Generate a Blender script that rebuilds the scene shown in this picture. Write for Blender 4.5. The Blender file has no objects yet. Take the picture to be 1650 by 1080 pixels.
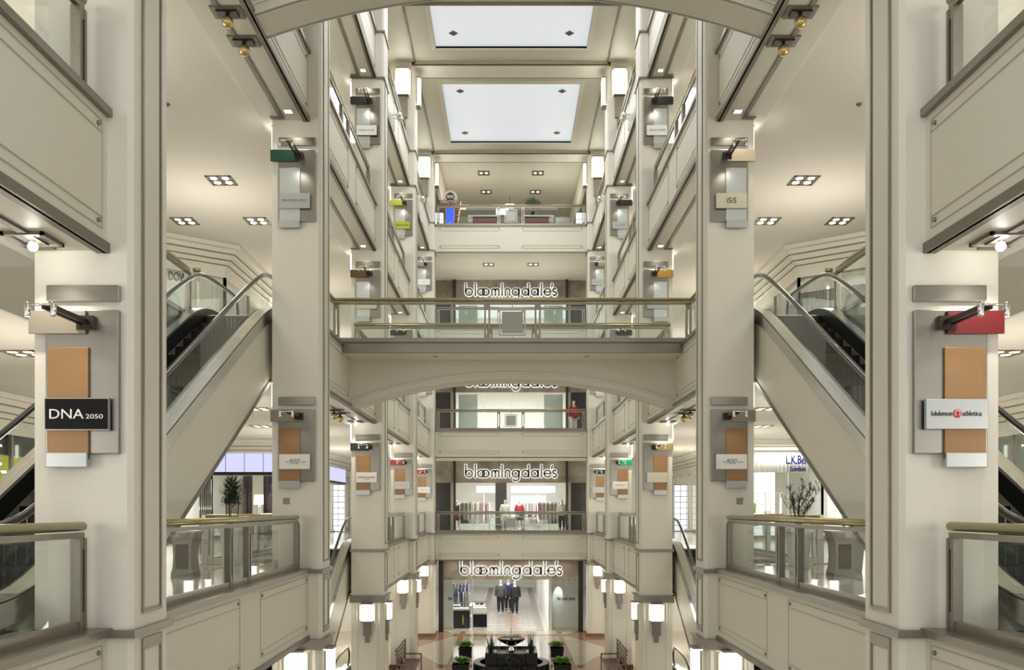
import bpy, bmesh, math, random
from math import sin, cos, pi, radians, sqrt
from mathutils import Vector, Matrix
random.seed(7)
S = bpy.context.scene
C = S.collection
# ------------------------------------------------------------------ camera, world, exposure
E = 6.44                                   # eye height above the ground floor
cam_d = bpy.data.cameras.new('camera')
cam = bpy.data.objects.new('camera', cam_d); C.objects.link(cam)
cam.location = (-0.07, 0, E); cam.rotation_euler = (pi/2, 0, 0)
cam_d.sensor_width = 36; cam_d.lens = 36*1410/1650
cam_d.shift_x = (825-821)/1650; cam_d.shift_y = (820-540)/1650
cam_d.clip_start = 0.05; cam_d.clip_end = 300
S.camera = cam
W = bpy.data.worlds.new('world'); S.world = W; W.use_nodes = True
W.node_tree.nodes['Background'].inputs[0].default_value = (1.0, 0.975, 0.93, 1)
W.node_tree.nodes['Background'].inputs[1].default_value = 0.51
S.view_settings.view_transform = 'Standard'; S.view_settings.look = 'None'
S.view_settings.gamma = 1; S.view_settings.use_curve_mapping = False
S.view_settings.exposure = 0.95
S.cycles.use_denoising = True
S.cycles.max_bounces = 8; S.cycles.diffuse_bounces = 6; S.cycles.glossy_bounces = 3
S.cycles.transparent_max_bounces = 24; S.cycles.transmission_bounces = 3
S.cycles.sample_clamp_indirect = 6; S.cycles.caustics_reflective = False; S.cycles.caustics_refractive = False

def lamp(kind, loc, energy, color=(1, .93, .8), size=1.0, size_y=None, rot=(0, 0, 0), spot=None, name='lamp', parent=None):
    l = bpy.data.lights.new(name, kind); l.energy = energy; l.color = color
    if kind == 'AREA':
        l.size = size
        if size_y: l.shape = 'RECTANGLE'; l.size_y = size_y
    elif kind == 'SPOT':
        l.shadow_soft_size = size; l.spot_size = spot or 1.2; l.spot_blend = .7
    else: l.shadow_soft_size = size
    o = bpy.data.objects.new(name, l); C.objects.link(o); o.location = loc; o.rotation_euler = rot
    if parent: o.parent = parent
    return o

ROW = 8.81                                  # column spacing
F = {1: -5.22, 2: 0.0, 3: 5.22, 4: 10.44, 5: 15.66, 6: 20.88}
TOP = 24.6
CI, CO = 3.87, 4.85                         # column inner and outer face
FX = 4.12                                   # balcony fascia plane
RX = 4.31                                   # rail line
HX = 6.75                                   # outer edge of the escalator wells
# large luminous ceiling light comes from the laylights themselves; unseen fill lamps, without fittings, are added in corridors and end galleries
for (lv, ys) in ((3, (5, 13.5, 22, 31, 40)), (4, (5, 14, 22, 31, 40)), (5, (14, 22, 31, 40)), (2, (13, 22, 31, 40))):
    for y in ys:
        for s in (-1, 1):
            lamp('POINT', (s*7.7, y, F[lv]+1.7), 97, (1, .93, .81), .85, name='corridor_fill')
for y in (19, 30, 40):
    for s in (-1, 1): lamp('AREA', (s*6.6, y, TOP-.25), 70, (1, .9, .74), 2.5, 4, name='corridor_fill')
lamp('AREA', (0, 44.95, F[3]-1.5), 34, (1, .93, .8), 6.5, .5, name='corridor_fill')
for lv in (3, 4, 5, 6):
    for s in (-1, 1): lamp('POINT', (s*2.2, 47.2, F[lv]+1.3), 62 if lv == 6 else 46, (1, .93, .8), 1.0, name='corridor_fill')

# ------------------------------------------------------------------ materials
M = {}
def nt(name):
    m = bpy.data.materials.new(name); m.use_nodes = True; M[name] = m
    n = m.node_tree; b = n.nodes['Principled BSDF']
    return m, n, b
def simple(name, col, rough=.5, metal=0, noise=0, scale=4, bump=0, spec=None, coat=0, stretch=None, em=None, es=0):
    m, n, b = nt(name)
    b.inputs['Base Color'].default_value = (*col, 1); b.inputs['Roughness'].default_value = rough
    b.inputs['Metallic'].default_value = metal
    if spec is not None: b.inputs['Specular IOR Level'].default_value = spec
    if coat: b.inputs['Coat Weight'].default_value = coat; b.inputs['Coat Roughness'].default_value = .05
    if em: b.inputs['Emission Color'].default_value = (*em, 1); b.inputs['Emission Strength'].default_value = es
    if noise or bump:
        tc = n.nodes.new('ShaderNodeTexCoord'); mp = n.nodes.new('ShaderNodeMapping'); nz = n.nodes.new('ShaderNodeTexNoise')
        n.links.new(tc.outputs['Object'], mp.inputs[0]); n.links.new(mp.outputs[0], nz.inputs['Vector'])
        if stretch: mp.inputs['Scale'].default_value = stretch
        nz.inputs['Scale'].default_value = scale; nz.inputs['Detail'].default_value = 4
        if noise:
            r = n.nodes.new('ShaderNodeMapRange'); r.inputs[3].default_value = 1-noise; r.inputs[4].default_value = 1+noise
            n.links.new(nz.outputs[0], r.inputs[0])
            mx = n.nodes.new('ShaderNodeVectorMath'); mx.operation = 'SCALE'; mx.inputs[0].default_value = col
            n.links.new(r.outputs[0], mx.inputs['Scale']); n.links.new(mx.outputs[0], b.inputs['Base Color'])
        if bump:
            bp = n.nodes.new('ShaderNodeBump'); bp.inputs['Strength'].default_value = bump; bp.inputs['Distance'].default_value = .01
            n.links.new(nz.outputs[0], bp.inputs['Height']); n.links.new(bp.outputs[0], b.inputs['Normal'])
    return m
def emis(name, col, st):
    return simple(name, (.0, .0, .0), 1, em=col, es=st, spec=0)
simple('paint', (.78, .755, .67), .55, noise=.02, scale=1.5)
simple('fascia_paint', (.68, .658, .565), .5, noise=.02, scale=1.2)
simple('ceiling_paint', (.78, .745, .67), .8, noise=.015, scale=1)
simple('seam_shade', (.50, .48, .40), .6)  # darker than the fascia paint: shade of the panel joints put into colour
simple('pewter', (.29, .265, .225), .38, metal=.75, noise=.12, scale=14, stretch=(1, .3, 4))
simple('trim_strip', (.20, .18, .145), .45, metal=.4)
simple('steel', (.35, .335, .305), .3, metal=1, noise=.08, scale=9, stretch=(1, 1, 25))
simple('bright_steel', (.58, .565, .535), .27, metal=1, noise=.05, scale=9, stretch=(30, 1, 1))
simple('silver_blue', (.66, .72, .74), .28, metal=.75, noise=.06, scale=5, stretch=(1, 1, 3))
simple('chrome', (.8, .8, .78), .08, metal=1)
simple('brass', (.45, .40, .22), .27, metal=.75, noise=.05, scale=3)
simple('brass_ball', (.62, .5, .22), .3, metal=.8)
simple('copper_panel', (.34, .195, .09), .42, metal=.25, noise=.07, scale=6, stretch=(9, 1, .7))
simple('black_gloss', (.008, .008, .009), .2, spec=.3)
simple('black_plate', (.006, .006, .006), .45, spec=.15)
simple('black', (.012, .012, .012), .4)
simple('dark_bronze', (.035, .024, .016), .35, metal=.3)
simple('dark_panel', (.03, .03, .028), .25)
simple('rubber', (.022, .02, .018), .22, coat=.5)
simple('step_black', (.012, .011, .011), .35, metal=.5)
simple('white_plate', (.82, .82, .79), .35)
simple('silver_plate', (.50, .525, .53), .35, metal=.6)
simple('cream_plate', (.66, .62, .5), .4)
simple('grey_panel', (.42, .43, .38), .5)
simple('taupe', (.33, .29, .235), .4, metal=.4)
simple('red', (.15, .008, .011), .45); simple('green_dark', (.004, .05, .03), .4); simple('green', (.01, .24, .1), .4)
simple('red_orange', (.2, .022, .014), .45); simple('olive_brown', (.07, .045, .012), .4); simple('gold', (.42, .26, .05), .4, metal=.3)
simple('lime', (.42, .45, .06), .4); simple('beige', (.58, .5, .38), .4); simple('olive', (.22, .18, .07), .4)
simple('letter_grey', (.33, .315, .28), .5); simple('aisle_pink', (.42, .32, .26), .2); simple('ink', (.04, .04, .045), .5); simple('ink_grey', (.25, .25, .25), .5); simple('logo_red', (.55, .01, .03), .4)
simple('white_ink', (.9, .9, .9), .5)
simple('porcelain', (.6, .63, .62), .35); simple('stone_grey', (.21, .2, .18), .45, noise=.1)
simple('leaf', (.045, .09, .03), .5, noise=.4, scale=6); simple('leaf_dark', (.02, .035, .015), .5, noise=.4, scale=6)
simple('leaf_bright', (.14, .3, .03), .5, noise=.4, scale=12)
simple('bench_wood', (.13, .07, .04), .4, noise=.2, scale=8, stretch=(1, 12, 12))
simple('bench_metal', (.2, .16, .12), .35, metal=.8)
simple('skin', (.72, .66, .6), .45); simple('suit_grey', (.09, .09, .085), .8); simple('suit_dark', (.02, .02, .025), .8)
simple('navy', (.02, .03, .16), .8); simple('cloth_red', (.5, .03, .05), .8); simple('cloth_pink', (.6, .25, .25), .8)
simple('cloth_white', (.75, .75, .72), .8); simple('cloth_olive', (.13, .12, .07), .8); simple('cloth_brown', (.16, .1, .06), .8)
simple('cloth_blue', (.2, .22, .45), .8); simple('cloth_maroon', (.25, .02, .06), .8); simple('cloth_black', (.02, .02, .02), .8)
simple('curtain_plum', (.075, .035, .05), .8); simple('curtain_cream', (.42, .38, .32), .8)
simple('maroon_stone', (.17, .03, .02), .3); simple('base_stone', (.2, .11, .07), .2)
simple('wall_white', (.8, .8, .78), .6); simple('wall_lime', (.4, .42, .03), .6); simple('wall_dark', (.04, .03, .025), .5)
simple('sign_blue', (.012, .012, .16), .5, spec=.2)
simple('frosted', (.52, .6, .6), .35)
simple('water', (.7, .75, .75), .05, coat=1)
emis('lamp_white', (1, .97, .84), 4.0); emis('lamp_warm', (1, .86, .6), 3.0); emis('spot_glow', (1, .95, .85), 30)
emis('purple_glow', (.60, .60, 1), .62); emis('halo', (1, .99, .94), .85); emis('store_glow', (1, .97, .92), 1.6)
emis('screen_blue', (.06, .16, 1), .6); emis('white_glow', (1, 1, .97), .75); 
# laylight: an evenly lit ceiling panel
m, n, b = nt('laylight')
b.inputs['Base Color'].default_value = (.5, .5, .5, 1)
b.inputs['Emission Color'].default_value = (.86, .93, 1, 1); b.inputs['Emission Strength'].default_value = .30
# glass
m, n, b = nt('glass'); n.nodes.remove(b)
o_ = n.nodes['Material Output']; tr = n.nodes.new('ShaderNodeBsdfTransparent'); gl = n.nodes.new('ShaderNodeBsdfGlossy')
tr.inputs[0].default_value = (.955, .975, .965, 1); gl.inputs['Roughness'].default_value = .02; gl.inputs[0].default_value = (.9, .95, .93, 1)
fr = n.nodes.new('ShaderNodeFresnel'); fr.inputs[0].default_value = 1.5; mx = n.nodes.new('ShaderNodeMixShader')
ge = n.nodes.new('ShaderNodeNewGeometry'); iv = n.nodes.new('ShaderNodeMath'); iv.operation = 'SUBTRACT'; iv.inputs[0].default_value = 1
ml = n.nodes.new('ShaderNodeMath'); ml.operation = 'MULTIPLY'; n.links.new(ge.outputs['Backfacing'], iv.inputs[1])
n.links.new(fr.outputs[0], ml.inputs[0]); n.links.new(iv.outputs[0], ml.inputs[1])   # the far face of a thin pane adds no reflection of its own
n.links.new(ml.outputs[0], mx.inputs[0]); n.links.new(tr.outputs[0], mx.inputs[1]); n.links.new(gl.outputs[0], mx.inputs[2])
n.links.new(mx.outputs[0], o_.inputs[0])
# stone of the storefront portal
m, n, b = nt('portal_stone')
tc = n.nodes.new('ShaderNodeTexCoord'); nz = n.nodes.new('ShaderNodeTexNoise'); cr = n.nodes.new('ShaderNodeValToRGB')
nz.inputs['Scale'].default_value = 1.1; nz.inputs['Detail'].default_value = 7; nz.inputs['Distortion'].default_value = .8
n.links.new(tc.outputs['Object'], nz.inputs['Vector']); n.links.new(nz.outputs[0], cr.inputs[0]); n.links.new(cr.outputs[0], b.inputs['Base Color'])
cr.color_ramp.elements[0].position = .35; cr.color_ramp.elements[0].color = (.18, .15, .115, 1)
cr.color_ramp.elements[1].position = .68; cr.color_ramp.elements[1].color = (.36, .315, .25, 1)
b.inputs['Roughness'].default_value = .4
# black veined marble
m, n, b = nt('black_marble')
tc = n.nodes.new('ShaderNodeTexCoord'); nz = n.nodes.new('ShaderNodeTexNoise'); cr = n.nodes.new('ShaderNodeValToRGB')
nz.inputs['Scale'].default_value = 3; nz.inputs['Detail'].default_value = 9; nz.inputs['Distortion'].default_value = 2.5
n.links.new(tc.outputs['Object'], nz.inputs['Vector']); n.links.new(nz.outputs[0], cr.inputs[0]); n.links.new(cr.outputs[0], b.inputs['Base Color'])
e = cr.color_ramp.elements; e[0].position = .5; e[0].color = (.006, .006, .006, 1); e[1].position = .53; e[1].color = (.10, .10, .095, 1)
e2 = cr.color_ramp.elements.new(.56); e2.color = (.008, .008, .008, 1); b.inputs['Roughness'].default_value = .3; b.inputs['Specular IOR Level'].default_value = .2
# polished stone floors
def floor_mat(name, tile, c1, c2, rough, tri=False):
    m, n, b = nt(name)
    L = n.links.new
    tc = n.nodes.new('ShaderNodeTexCoord'); br = n.nodes.new('ShaderNodeTexBrick')
    br.offset = 0; br.inputs['Scale'].default_value = 1; br.inputs['Mortar Size'].default_value = .006
    br.inputs['Brick Width'].default_value = tile; br.inputs['Row Height'].default_value = tile
    br.inputs['Color1'].default_value = (*c1, 1); br.inputs['Color2'].default_value = (c1[0]*.93, c1[1]*.93, c1[2]*.92, 1)
    br.inputs['Mortar'].default_value = (c1[0]*.6, c1[1]*.6, c1[2]*.6, 1)
    L(tc.outputs['Object'], br.inputs['Vector'])
    out = br.outputs['Color']
    if tri:
        sp = n.nodes.new('ShaderNodeSeparateXYZ'); L(tc.outputs['Object'], sp.inputs[0])
        def ma(op, a, bb=None):
            q = n.nodes.new('ShaderNodeMath'); q.operation = op
            for i, v in enumerate((a, bb)):
                if v is None: continue
                if isinstance(v, (int, float)): q.inputs[i].default_value = v
                else: L(v, q.inputs[i])
            return q.outputs[0]
        ax = ma('ABSOLUTE', sp.outputs[0])
        y0 = ma('SUBTRACT', sp.outputs[1], ROW*4+.46)
        pp = ma('PINGPONG', y0, ROW/2)
        wedge = ma('MULTIPLY', ma('GREATER_THAN', ax, ma('ADD', ma('MULTIPLY', pp, .42), 2.75)), ma('LESS_THAN', ax, 5.0))
        band = ma('MULTIPLY', ma('LESS_THAN', pp, .42), ma('LESS_THAN', ax, 5.0))
        bx = ma('LESS_THAN', ma('ABSOLUTE', ma('SUBTRACT', ax, 2.5)), .14)
        mask = ma('MINIMUM', ma('ADD', ma('ADD', wedge, band), bx), 1)
        mix = n.nodes.new('ShaderNodeMix'); mix.data_type = 'RGBA'
        L(mask, mix.inputs[0]); L(out, mix.inputs[6]); mix.inputs[7].default_value = (*c2, 1); out = mix.outputs[2]
    L(out, b.inputs['Base Color']); b.inputs['Roughness'].default_value = rough; b.inputs['Specular IOR Level'].default_value = .7
floor_mat('marble_floor', 1.1, (.52, .46, .37), (.30, .17, .105), .09, tri=True)
floor_mat('corridor_floor', .9, (.46, .44, .40), (.3, .2, .1), .10)
floor_mat('shop_floor', 1.0, (.5, .48, .44), (.3, .2, .1), .15)

# ------------------------------------------------------------------ mesh helpers
class MB:
    def __init__(self): self.v = []; self.f = []; self.s = []
    def box(self, x0, x1, y0, y1, z0, z1):
        x0, x1 = min(x0, x1), max(x0, x1); y0, y1 = min(y0, y1), max(y0, y1); z0, z1 = min(z0, z1), max(z0, z1)
        k = len(self.v)
        self.v += [(x0, y0, z0), (x1, y0, z0), (x1, y1, z0), (x0, y1, z0), (x0, y0, z1), (x1, y0, z1), (x1, y1, z1), (x0, y1, z1)]
        for q in ((0, 3, 2, 1), (4, 5, 6, 7), (0, 1, 5, 4), (1, 2, 6, 5), (2, 3, 7, 6), (3, 0, 4, 7)):
            self.f.append([k+i for i in q]); self.s.append(False)
        return self
    def poly(self, pts, axis, a0, a1, smooth=False):
        """closed 2D outline extruded along an axis ('x','y','z')"""
        k = len(self.v); n = len(pts)
        def P(p, a):
            return (a, p[0], p[1]) if axis == 'x' else ((p[0], a, p[1]) if axis == 'y' else (p[0], p[1], a))
        for a in (a0, a1):
            for p in pts: self.v.append(P(p, a))
        self.f.append([k+i for i in range(n)]); self.f.append([k+n+i for i in reversed(range(n))]); self.s += [False, False]
        for i in range(n):
            j = (i+1) % n; self.f.append([k+i, k+n+i, k+n+j, k+j]); self.s.append(smooth)
        return self
    def strip(self, lo, hi, axis, a0, a1):
        """band between two open polylines, with thickness along axis"""
        n = len(lo)
        for i in range(n-1): self.poly([lo[i], lo[i+1], hi[i+1], hi[i]], axis, a0, a1)
        return self
    def tube(self, pts, r, seg=8, r2=None, cap=True):
        pts = [Vector(p) for p in pts]; k = len(self.v); n = len(pts)
        up = None
        for i, p in enumerate(pts):
            d = (pts[min(i+1, n-1)]-pts[max(i-1, 0)]).normalized()
            if up is None: up = Vector((0, 0, 1)) if abs(d.z) < .9 else Vector((1, 0, 0))
            a = d.cross(up).normalized(); up = a.cross(d).normalized()
            rr = r if r2 is None else r+(r2-r)*i/(n-1)
            for q in range(seg):
                t = 2*pi*q/seg; self.v.append(tuple(p+a*cos(t)*rr+up*sin(t)*rr))
        for i in range(n-1):
            for q in range(seg):
                w = (q+1) % seg; self.f.append([k+i*seg+q, k+i*seg+w, k+(i+1)*seg+w, k+(i+1)*seg+q]); self.s.append(True)
        if cap:
            self.f.append([k+q for q in reversed(range(seg))]); self.f.append([k+(n-1)*seg+q for q in range(seg)]); self.s += [False, False]
        return self
    def lathe(self, prof, c=(0, 0, 0), seg=20, axis='z'):
        k = len(self.v); n = len(prof)
        for r, z in prof:
            for q in range(seg):
                t = 2*pi*q/seg
                if axis == 'z': self.v.append((c[0]+r*cos(t), c[1]+r*sin(t), c[2]+z))
                elif axis == 'y': self.v.append((c[0]+r*cos(t), c[1]+z, c[2]+r*sin(t)))
                else: self.v.append((c[0]+z, c[1]+r*cos(t), c[2]+r*sin(t)))
        for i in range(n-1):
            for q in range(seg):
                w = (q+1) % seg; self.f.append([k+i*seg+q, k+i*seg+w, k+(i+1)*seg+w, k+(i+1)*seg+q]); self.s.append(True)
        self.f.append([k+q for q in range(seg)]); self.f.append([k+(n-1)*seg+q for q in range(seg)]); self.s += [False, False]
        return self
    def ball(self, c, r, seg=14, rings=9):
        return self.lathe([(max(1e-4, r*sin(pi*i/rings)), -r*cos(pi*i/rings)) for i in range(rings+1)], c, seg)
    def quad(self, a, b, c, d):
        k = len(self.v); self.v += [tuple(a), tuple(b), tuple(c), tuple(d)]; self.f.append([k, k+1, k+2, k+3]); self.s.append(False); return self
    def mesh(self, name, mat, bevel=0):
        me = bpy.data.meshes.new(name); me.from_pydata(self.v, [], self.f)
        me.polygons.foreach_set('use_smooth', self.s)
        bm = bmesh.new(); bm.from_mesh(me); bmesh.ops.recalc_face_normals(bm, faces=bm.faces)
        if bevel: bmesh.ops.bevel(bm, geom=bm.edges, offset=bevel, segments=2, affect='EDGES', profile=.5)
        bm.to_mesh(me); bm.free()
        me.materials.append(M[mat]); me.update(); return me
    def build(self, name, mat, parent=None, bevel=0, label=None, kind=None):
        o = bpy.data.objects.new(name, self.mesh(name, mat, bevel)); C.objects.link(o)
        if parent: o.parent = parent
        if label: o['label'] = label
        if kind: o['kind'] = kind
        return o
def root(name, label, cat, loc=(0, 0, 0), rz=0, group=None, scale=None):
    o = bpy.data.objects.new(name, None); C.objects.link(o); o.location = loc; o.rotation_euler = (0, 0, rz)
    o.empty_display_size = .1
    o['label'] = label; o['category'] = cat
    if group: o['group'] = group
    return o
def tag(o, label, cat, group=None, kind=None):
    o['label'] = label; o['category'] = cat
    if group: o['group'] = group
    if kind: o['kind'] = kind
    return o
def struct(mb, name, mat, parent=None, bevel=0):
    o = mb.build(name, mat, parent, bevel)
    if parent is None: o['kind'] = 'structure'
    return o
KIDS = {}
def kids(o):
    return [c for c in C.objects if c.parent == o]
def dup(o, loc, rz=None, label=None, cache={}):
    """copy a thing with its parts and sub-parts"""
    if o.name not in cache:
        cache[o.name] = [(c, kids(c)) for c in kids(o)]
    r = o.copy(); C.objects.link(r); r.location = loc
    if rz is not None: r.rotation_euler = (0, 0, rz)
    if label: r['label'] = label
    for c, gs in cache[o.name]:
        d = c.copy(); C.objects.link(d); d.parent = r
        for g in gs: h = g.copy(); C.objects.link(h); h.parent = d
    return r
def text_mesh(body, w, h, name, mat, parent, loc, rot=(pi/2, 0, 0), depth=.006, shear=0, bold=0):
    cu = bpy.data.curves.new('lettering', 'FONT'); cu.body = body; cu.extrude = .01; cu.shear = shear; cu.offset = bold
    cu.align_x = 'CENTER'; cu.align_y = 'CENTER'; cu.resolution_u = 3
    t = bpy.data.objects.new('lettering', cu); C.objects.link(t)
    me = bpy.data.meshes.new_from_object(t.evaluated_get(bpy.context.evaluated_depsgraph_get()))
    bpy.data.objects.remove(t); bpy.data.curves.remove(cu)
    xs = [v.co.x for v in me.vertices]; ys = [v.co.y for v in me.vertices]
    cx, cy = (min(xs)+max(xs))/2, (min(ys)+max(ys))/2; sx = w/max(1e-5, max(xs)-min(xs)); sy = h/max(1e-5, max(ys)-min(ys))
    for v in me.vertices: v.co = ((v.co.x-cx)*sx, (v.co.y-cy)*sy, v.co.z/.01*depth/2)
    me.materials.clear(); me.materials.append(M[mat]); me.name = name
    o = bpy.data.objects.new(name, me); C.objects.link(o); o.location = loc; o.rotation_euler = rot
    if parent: o.parent = parent
    return o
SIDE = {-1: 'left', 1: 'right'}
NTH = ['', 'nearest', 'second', 'third', 'fourth', 'farthest']
LVN = {2: 'ground floor', 3: 'eye-level floor', 4: 'footbridge floor', 5: 'floor above the footbridge', 6: 'top floor'}

# ------------------------------------------------------------------ shell: floors, ceilings, walls
def slab(name, x0, x1, y0, y1, z0, z1, mat='ceiling_paint', top='corridor_floor'):
    struct(MB().box(x0, x1, y0, y1, z0, z1-.03), name, mat)
    struct(MB().box(x0, x1, y0, y1, z1-.03, z1), 'floor', top)
g = MB()
g.box(-4.95, 4.95, 0, 46, -.3, 0)
for s in (-1, 1):
    g.box(s*4.95, s*6.65, 0, 23.6, -.3, 0); g.box(s*4.95, s*6.65, 35.1, 46, -.3, 0); g.box(s*6.65, s*16, 0, 46, -.3, 0)
struct(g, 'floor', 'marble_floor')
struct(MB().box(-16, 16, 24, 48, -5.6, -5.3), 'floor', 'corridor_floor')   # basement level seen through the escalator well
XO = 16
BAYS = {3: (0, 1, 3, 4), 4: (0, 2, 3, 4), 5: (0, 1, 2, 3, 4), 6: (1, 2, 3, 4)}
for lv in (3, 4, 5, 6):
    f = F[lv]; well = {3: (19.3, 27.3, 29.5), 4: (9.9, 18.5, 20.7)}.get(lv)
    for s in (-1, 1):
        parts = []
        ys = 1.0 if lv < 6 else 8.81
        if well:
            a, bq, cq = well
            parts += [(FX+.12, HX, ys, a), (HX, XO, ys, 44.6), (FX+.12, 4.97, bq, cq), (6.62, HX, bq, cq), (FX+.12, HX, cq, 44.6)]
        else: parts += [(FX+.12, XO, ys, 44.6)]
        lo = MB(); hi = MB(); soff = MB()
        for (x0, x1, y0, y1) in parts:
            xs = max(x0, 5.05)
            if x1 > xs: lo.box(s*xs, s*x1, y0, y1, f-1.26, f-.03)
            if x0 < 5.05: soff.box(s*x0, s*min(5.05, x1), y0, y1, f-1.4, f-.03)
            hi.box(s*x0, s*x1, y0, y1, f-.03, f)
        struct(lo, 'ceiling', 'ceiling_paint'); struct(soff, 'ceiling', 'fascia_paint'); struct(hi, 'floor', 'corridor_floor')
        cr = MB(); y0 = 1.0 if lv != 4 else 20.7
        if lv == 3: segs = [(1, 18), (29.5, 44.5)]
        elif lv == 4: segs = [(1, 9.7), (20.7, 44.5)]
        else: segs = [(ys, 44.5)]
        for a, bq in segs: cr.box(s*5.05, s*5.12, a, bq, f-1.36, f-1.27); cr.box(s*5.12, s*5.17, a, bq, f-1.31, f-1.27)
        struct(cr, 'trim_%d' % lv, 'paint')
    # end gallery
    yb = 50.5 if lv < 6 else 54
    struct(MB().box(-XO, XO, 44.62, yb+12 if lv < 6 else 56, f-1.26, f-.03), 'ceiling', 'ceiling_paint')
    struct(MB().box(-XO, XO, 44.62, yb+12 if lv < 6 else 56, f-.03, f), 'floor', 'corridor_floor')

# storefront walls along the corridors
def offset_line(pts, d):
    """shift a plan polyline sideways by d (to the right of its direction)"""
    out = []
    for i, p in enumerate(pts):
        ns = []
        for a, bq in ((i-1, i), (i, i+1)):
            if a >= 0 and bq < len(pts):
                dx, dy = pts[bq][0]-pts[a][0], pts[bq][1]-pts[a][1]; L = sqrt(dx*dx+dy*dy); ns.append((dy/L, -dx/L))
        nx, ny = sum(q[0] for q in ns)/len(ns), sum(q[1] for q in ns)/len(ns); k = nx*nx+ny*ny
        out.append((p[0]+nx/k*d, p[1]+ny/k*d))
    return out
def plan_wall(mb, pts, s, z0, z1, t0, t1):
    a = offset_line(pts, t0); bq = offset_line(pts, t1)
    for i in range(len(pts)-1):
        mb.poly([(s*a[i][0], a[i][1]), (s*a[i+1][0], a[i+1][1]), (s*bq[i+1][0], bq[i+1][1]), (s*bq[i][0], bq[i][1])], 'z', z0, z1)
PLAN = {2: [(9.3, 4), (9.3, 45.9)],
        3: [(12.4, 4), (12.4, 34.9), (9.35, 34.9), (9.35, 50.4)],
        4: [(13.2, 6), (13.2, 23.4), (8.75, 26.7), (8.75, 50.4)],
        5: [(8.9, 8), (8.9, 50.4)]}
for lv, pts in PLAN.items():
    f = F[lv]; c = f+3.95
    for s in (-1, 1):
        hd = MB(); plan_wall(hd, pts, s, f+3.05, c, 0, .25)
        struct(hd, 'wall_%s' % SIDE[s], 'paint')
        cw = MB()
        for (t, za, zb) in ((-.10, c-.55, c-.42), (-.22, c-.42, c-.26), (-.36, c-.26, c-.12), (-.55, c-.12, c)):
            plan_wall(cw, pts, s, za, zb, t, .02)
        struct(cw, 'trim_%d' % (lv+10), 'paint')
        cs = MB()
        for (t, z) in ((-.105, c-.55), (-.225, c-.42), (-.365, c-.26)): plan_wall(cs, pts, s, z-.012, z+.012, t, t+.03)
        struct(cs, 'trim_%d' % (lv+10), 'trim_strip')
        bs = MB(); plan_wall(bs, pts, s, f, f+.15, -.02, .2); struct(bs, 'baseboard_%s' % SIDE[s], 'base_stone')
        # glazing with mullions
        gz = MB(); plan_wall(gz, pts, s, f+.15, f+3.05, .08, .1)
        gw = struct(gz, 'window_%d' % lv, 'glass')
        mu = MB()
        for i in range(len(pts)-1):
            (xa, ya), (xb, yb) = pts[i], pts[i+1]; L = sqrt((xb-xa)**2+(yb-ya)**2); k = max(1, int(L/2.2))
            for j in range(k+1):
                x = xa+(xb-xa)*j/k; y = ya+(yb-ya)*j/k; mu.box(s*(x-.03), s*(x+.05), y-.03, y+.05, f+.15, f+3.05)
        mu_o = struct(mu, 'window_frame', 'pewter', gw)
        # shop rooms behind: outer wall, partitions
        ow = MB(); ow.box(s*XO, s*(XO+.2), 0, 50.4, f, c); struct(ow, 'wall_%s' % SIDE[s], 'wall_white')
for lv in (3, 4):
    for s in (-1, 1):
        pw = MB()
        for y in ((8.9, 17.0, 29.0) if lv == 3 else (9, 17.6, 40)): pw.box(s*(12.8 if lv == 3 else 13.6), s*XO, y-.08, y+.08, F[lv], F[lv]+3.9)
        struct(pw, 'wall_partition', 'wall_white')
for s in (-1, 1):      # top-floor side walls and outer shell
    struct(MB().box(s*9.2, s*9.4, 4, 54, F[6], TOP), 'wall_%s' % SIDE[s], 'paint')
    struct(MB().box(s*XO, s*(XO+.2), 0, 50, -.3, 5), 'wall_%s' % SIDE[s], 'wall_white')
def shop_lamp(x, y, lv, sx, sy, e, col=(1, .97, .92)):
    for s in (-1, 1): lamp('AREA', (s*x, y, F[lv]+3.8), e, col, sx, sy, name='shop_light')
shop_lamp(12.3, 40, 3, 5, 7, 330); shop_lamp(10.6, 37.2, 3, 2.2, 2.5, 130); shop_lamp(13.9, 20.5, 3, 2.5, 3, 60); shop_lamp(13.9, 13, 3, 2.5, 4, 30)
shop_lamp(12, 32, 4, 4, 6, 110); shop_lamp(12.5, 30, 2, 4, 10, 230); shop_lamp(12.5, 30, 5, 4, 10, 90); shop_lamp(12.5, 42, 2, 4, 5, 160)
# end wall pieces
for lv in (3, 4, 5):
    w = MB()
    for s in (-1, 1): w.box(s*4.35, s*XO, 50.5, 50.7, F[lv], F[lv]+3.96)
    struct(w, 'wall_back', 'paint')
w = MB()
for s in (-1, 1): w.box(s*3.98, s*9.3, 45.9, 46.1, 0, 3.95)
struct(w, 'wall_back', 'paint')
struct(MB().box(-9.4, 9.4, 53.9, 54.1, F[6], F[6]+3.6), 'wall_back', 'fascia_paint')
# slanted cheeks beside the top-floor end gallery
for s in (-1, 1):
    struct(MB().poly([(s*3.75, 45.0), (s*3.9, 45.0), (s*3.75, 53.9), (s*3.55, 53.9)], 'z', F[6]+2.2, TOP-.3), 'wall_%s' % SIDE[s], 'paint')
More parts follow.
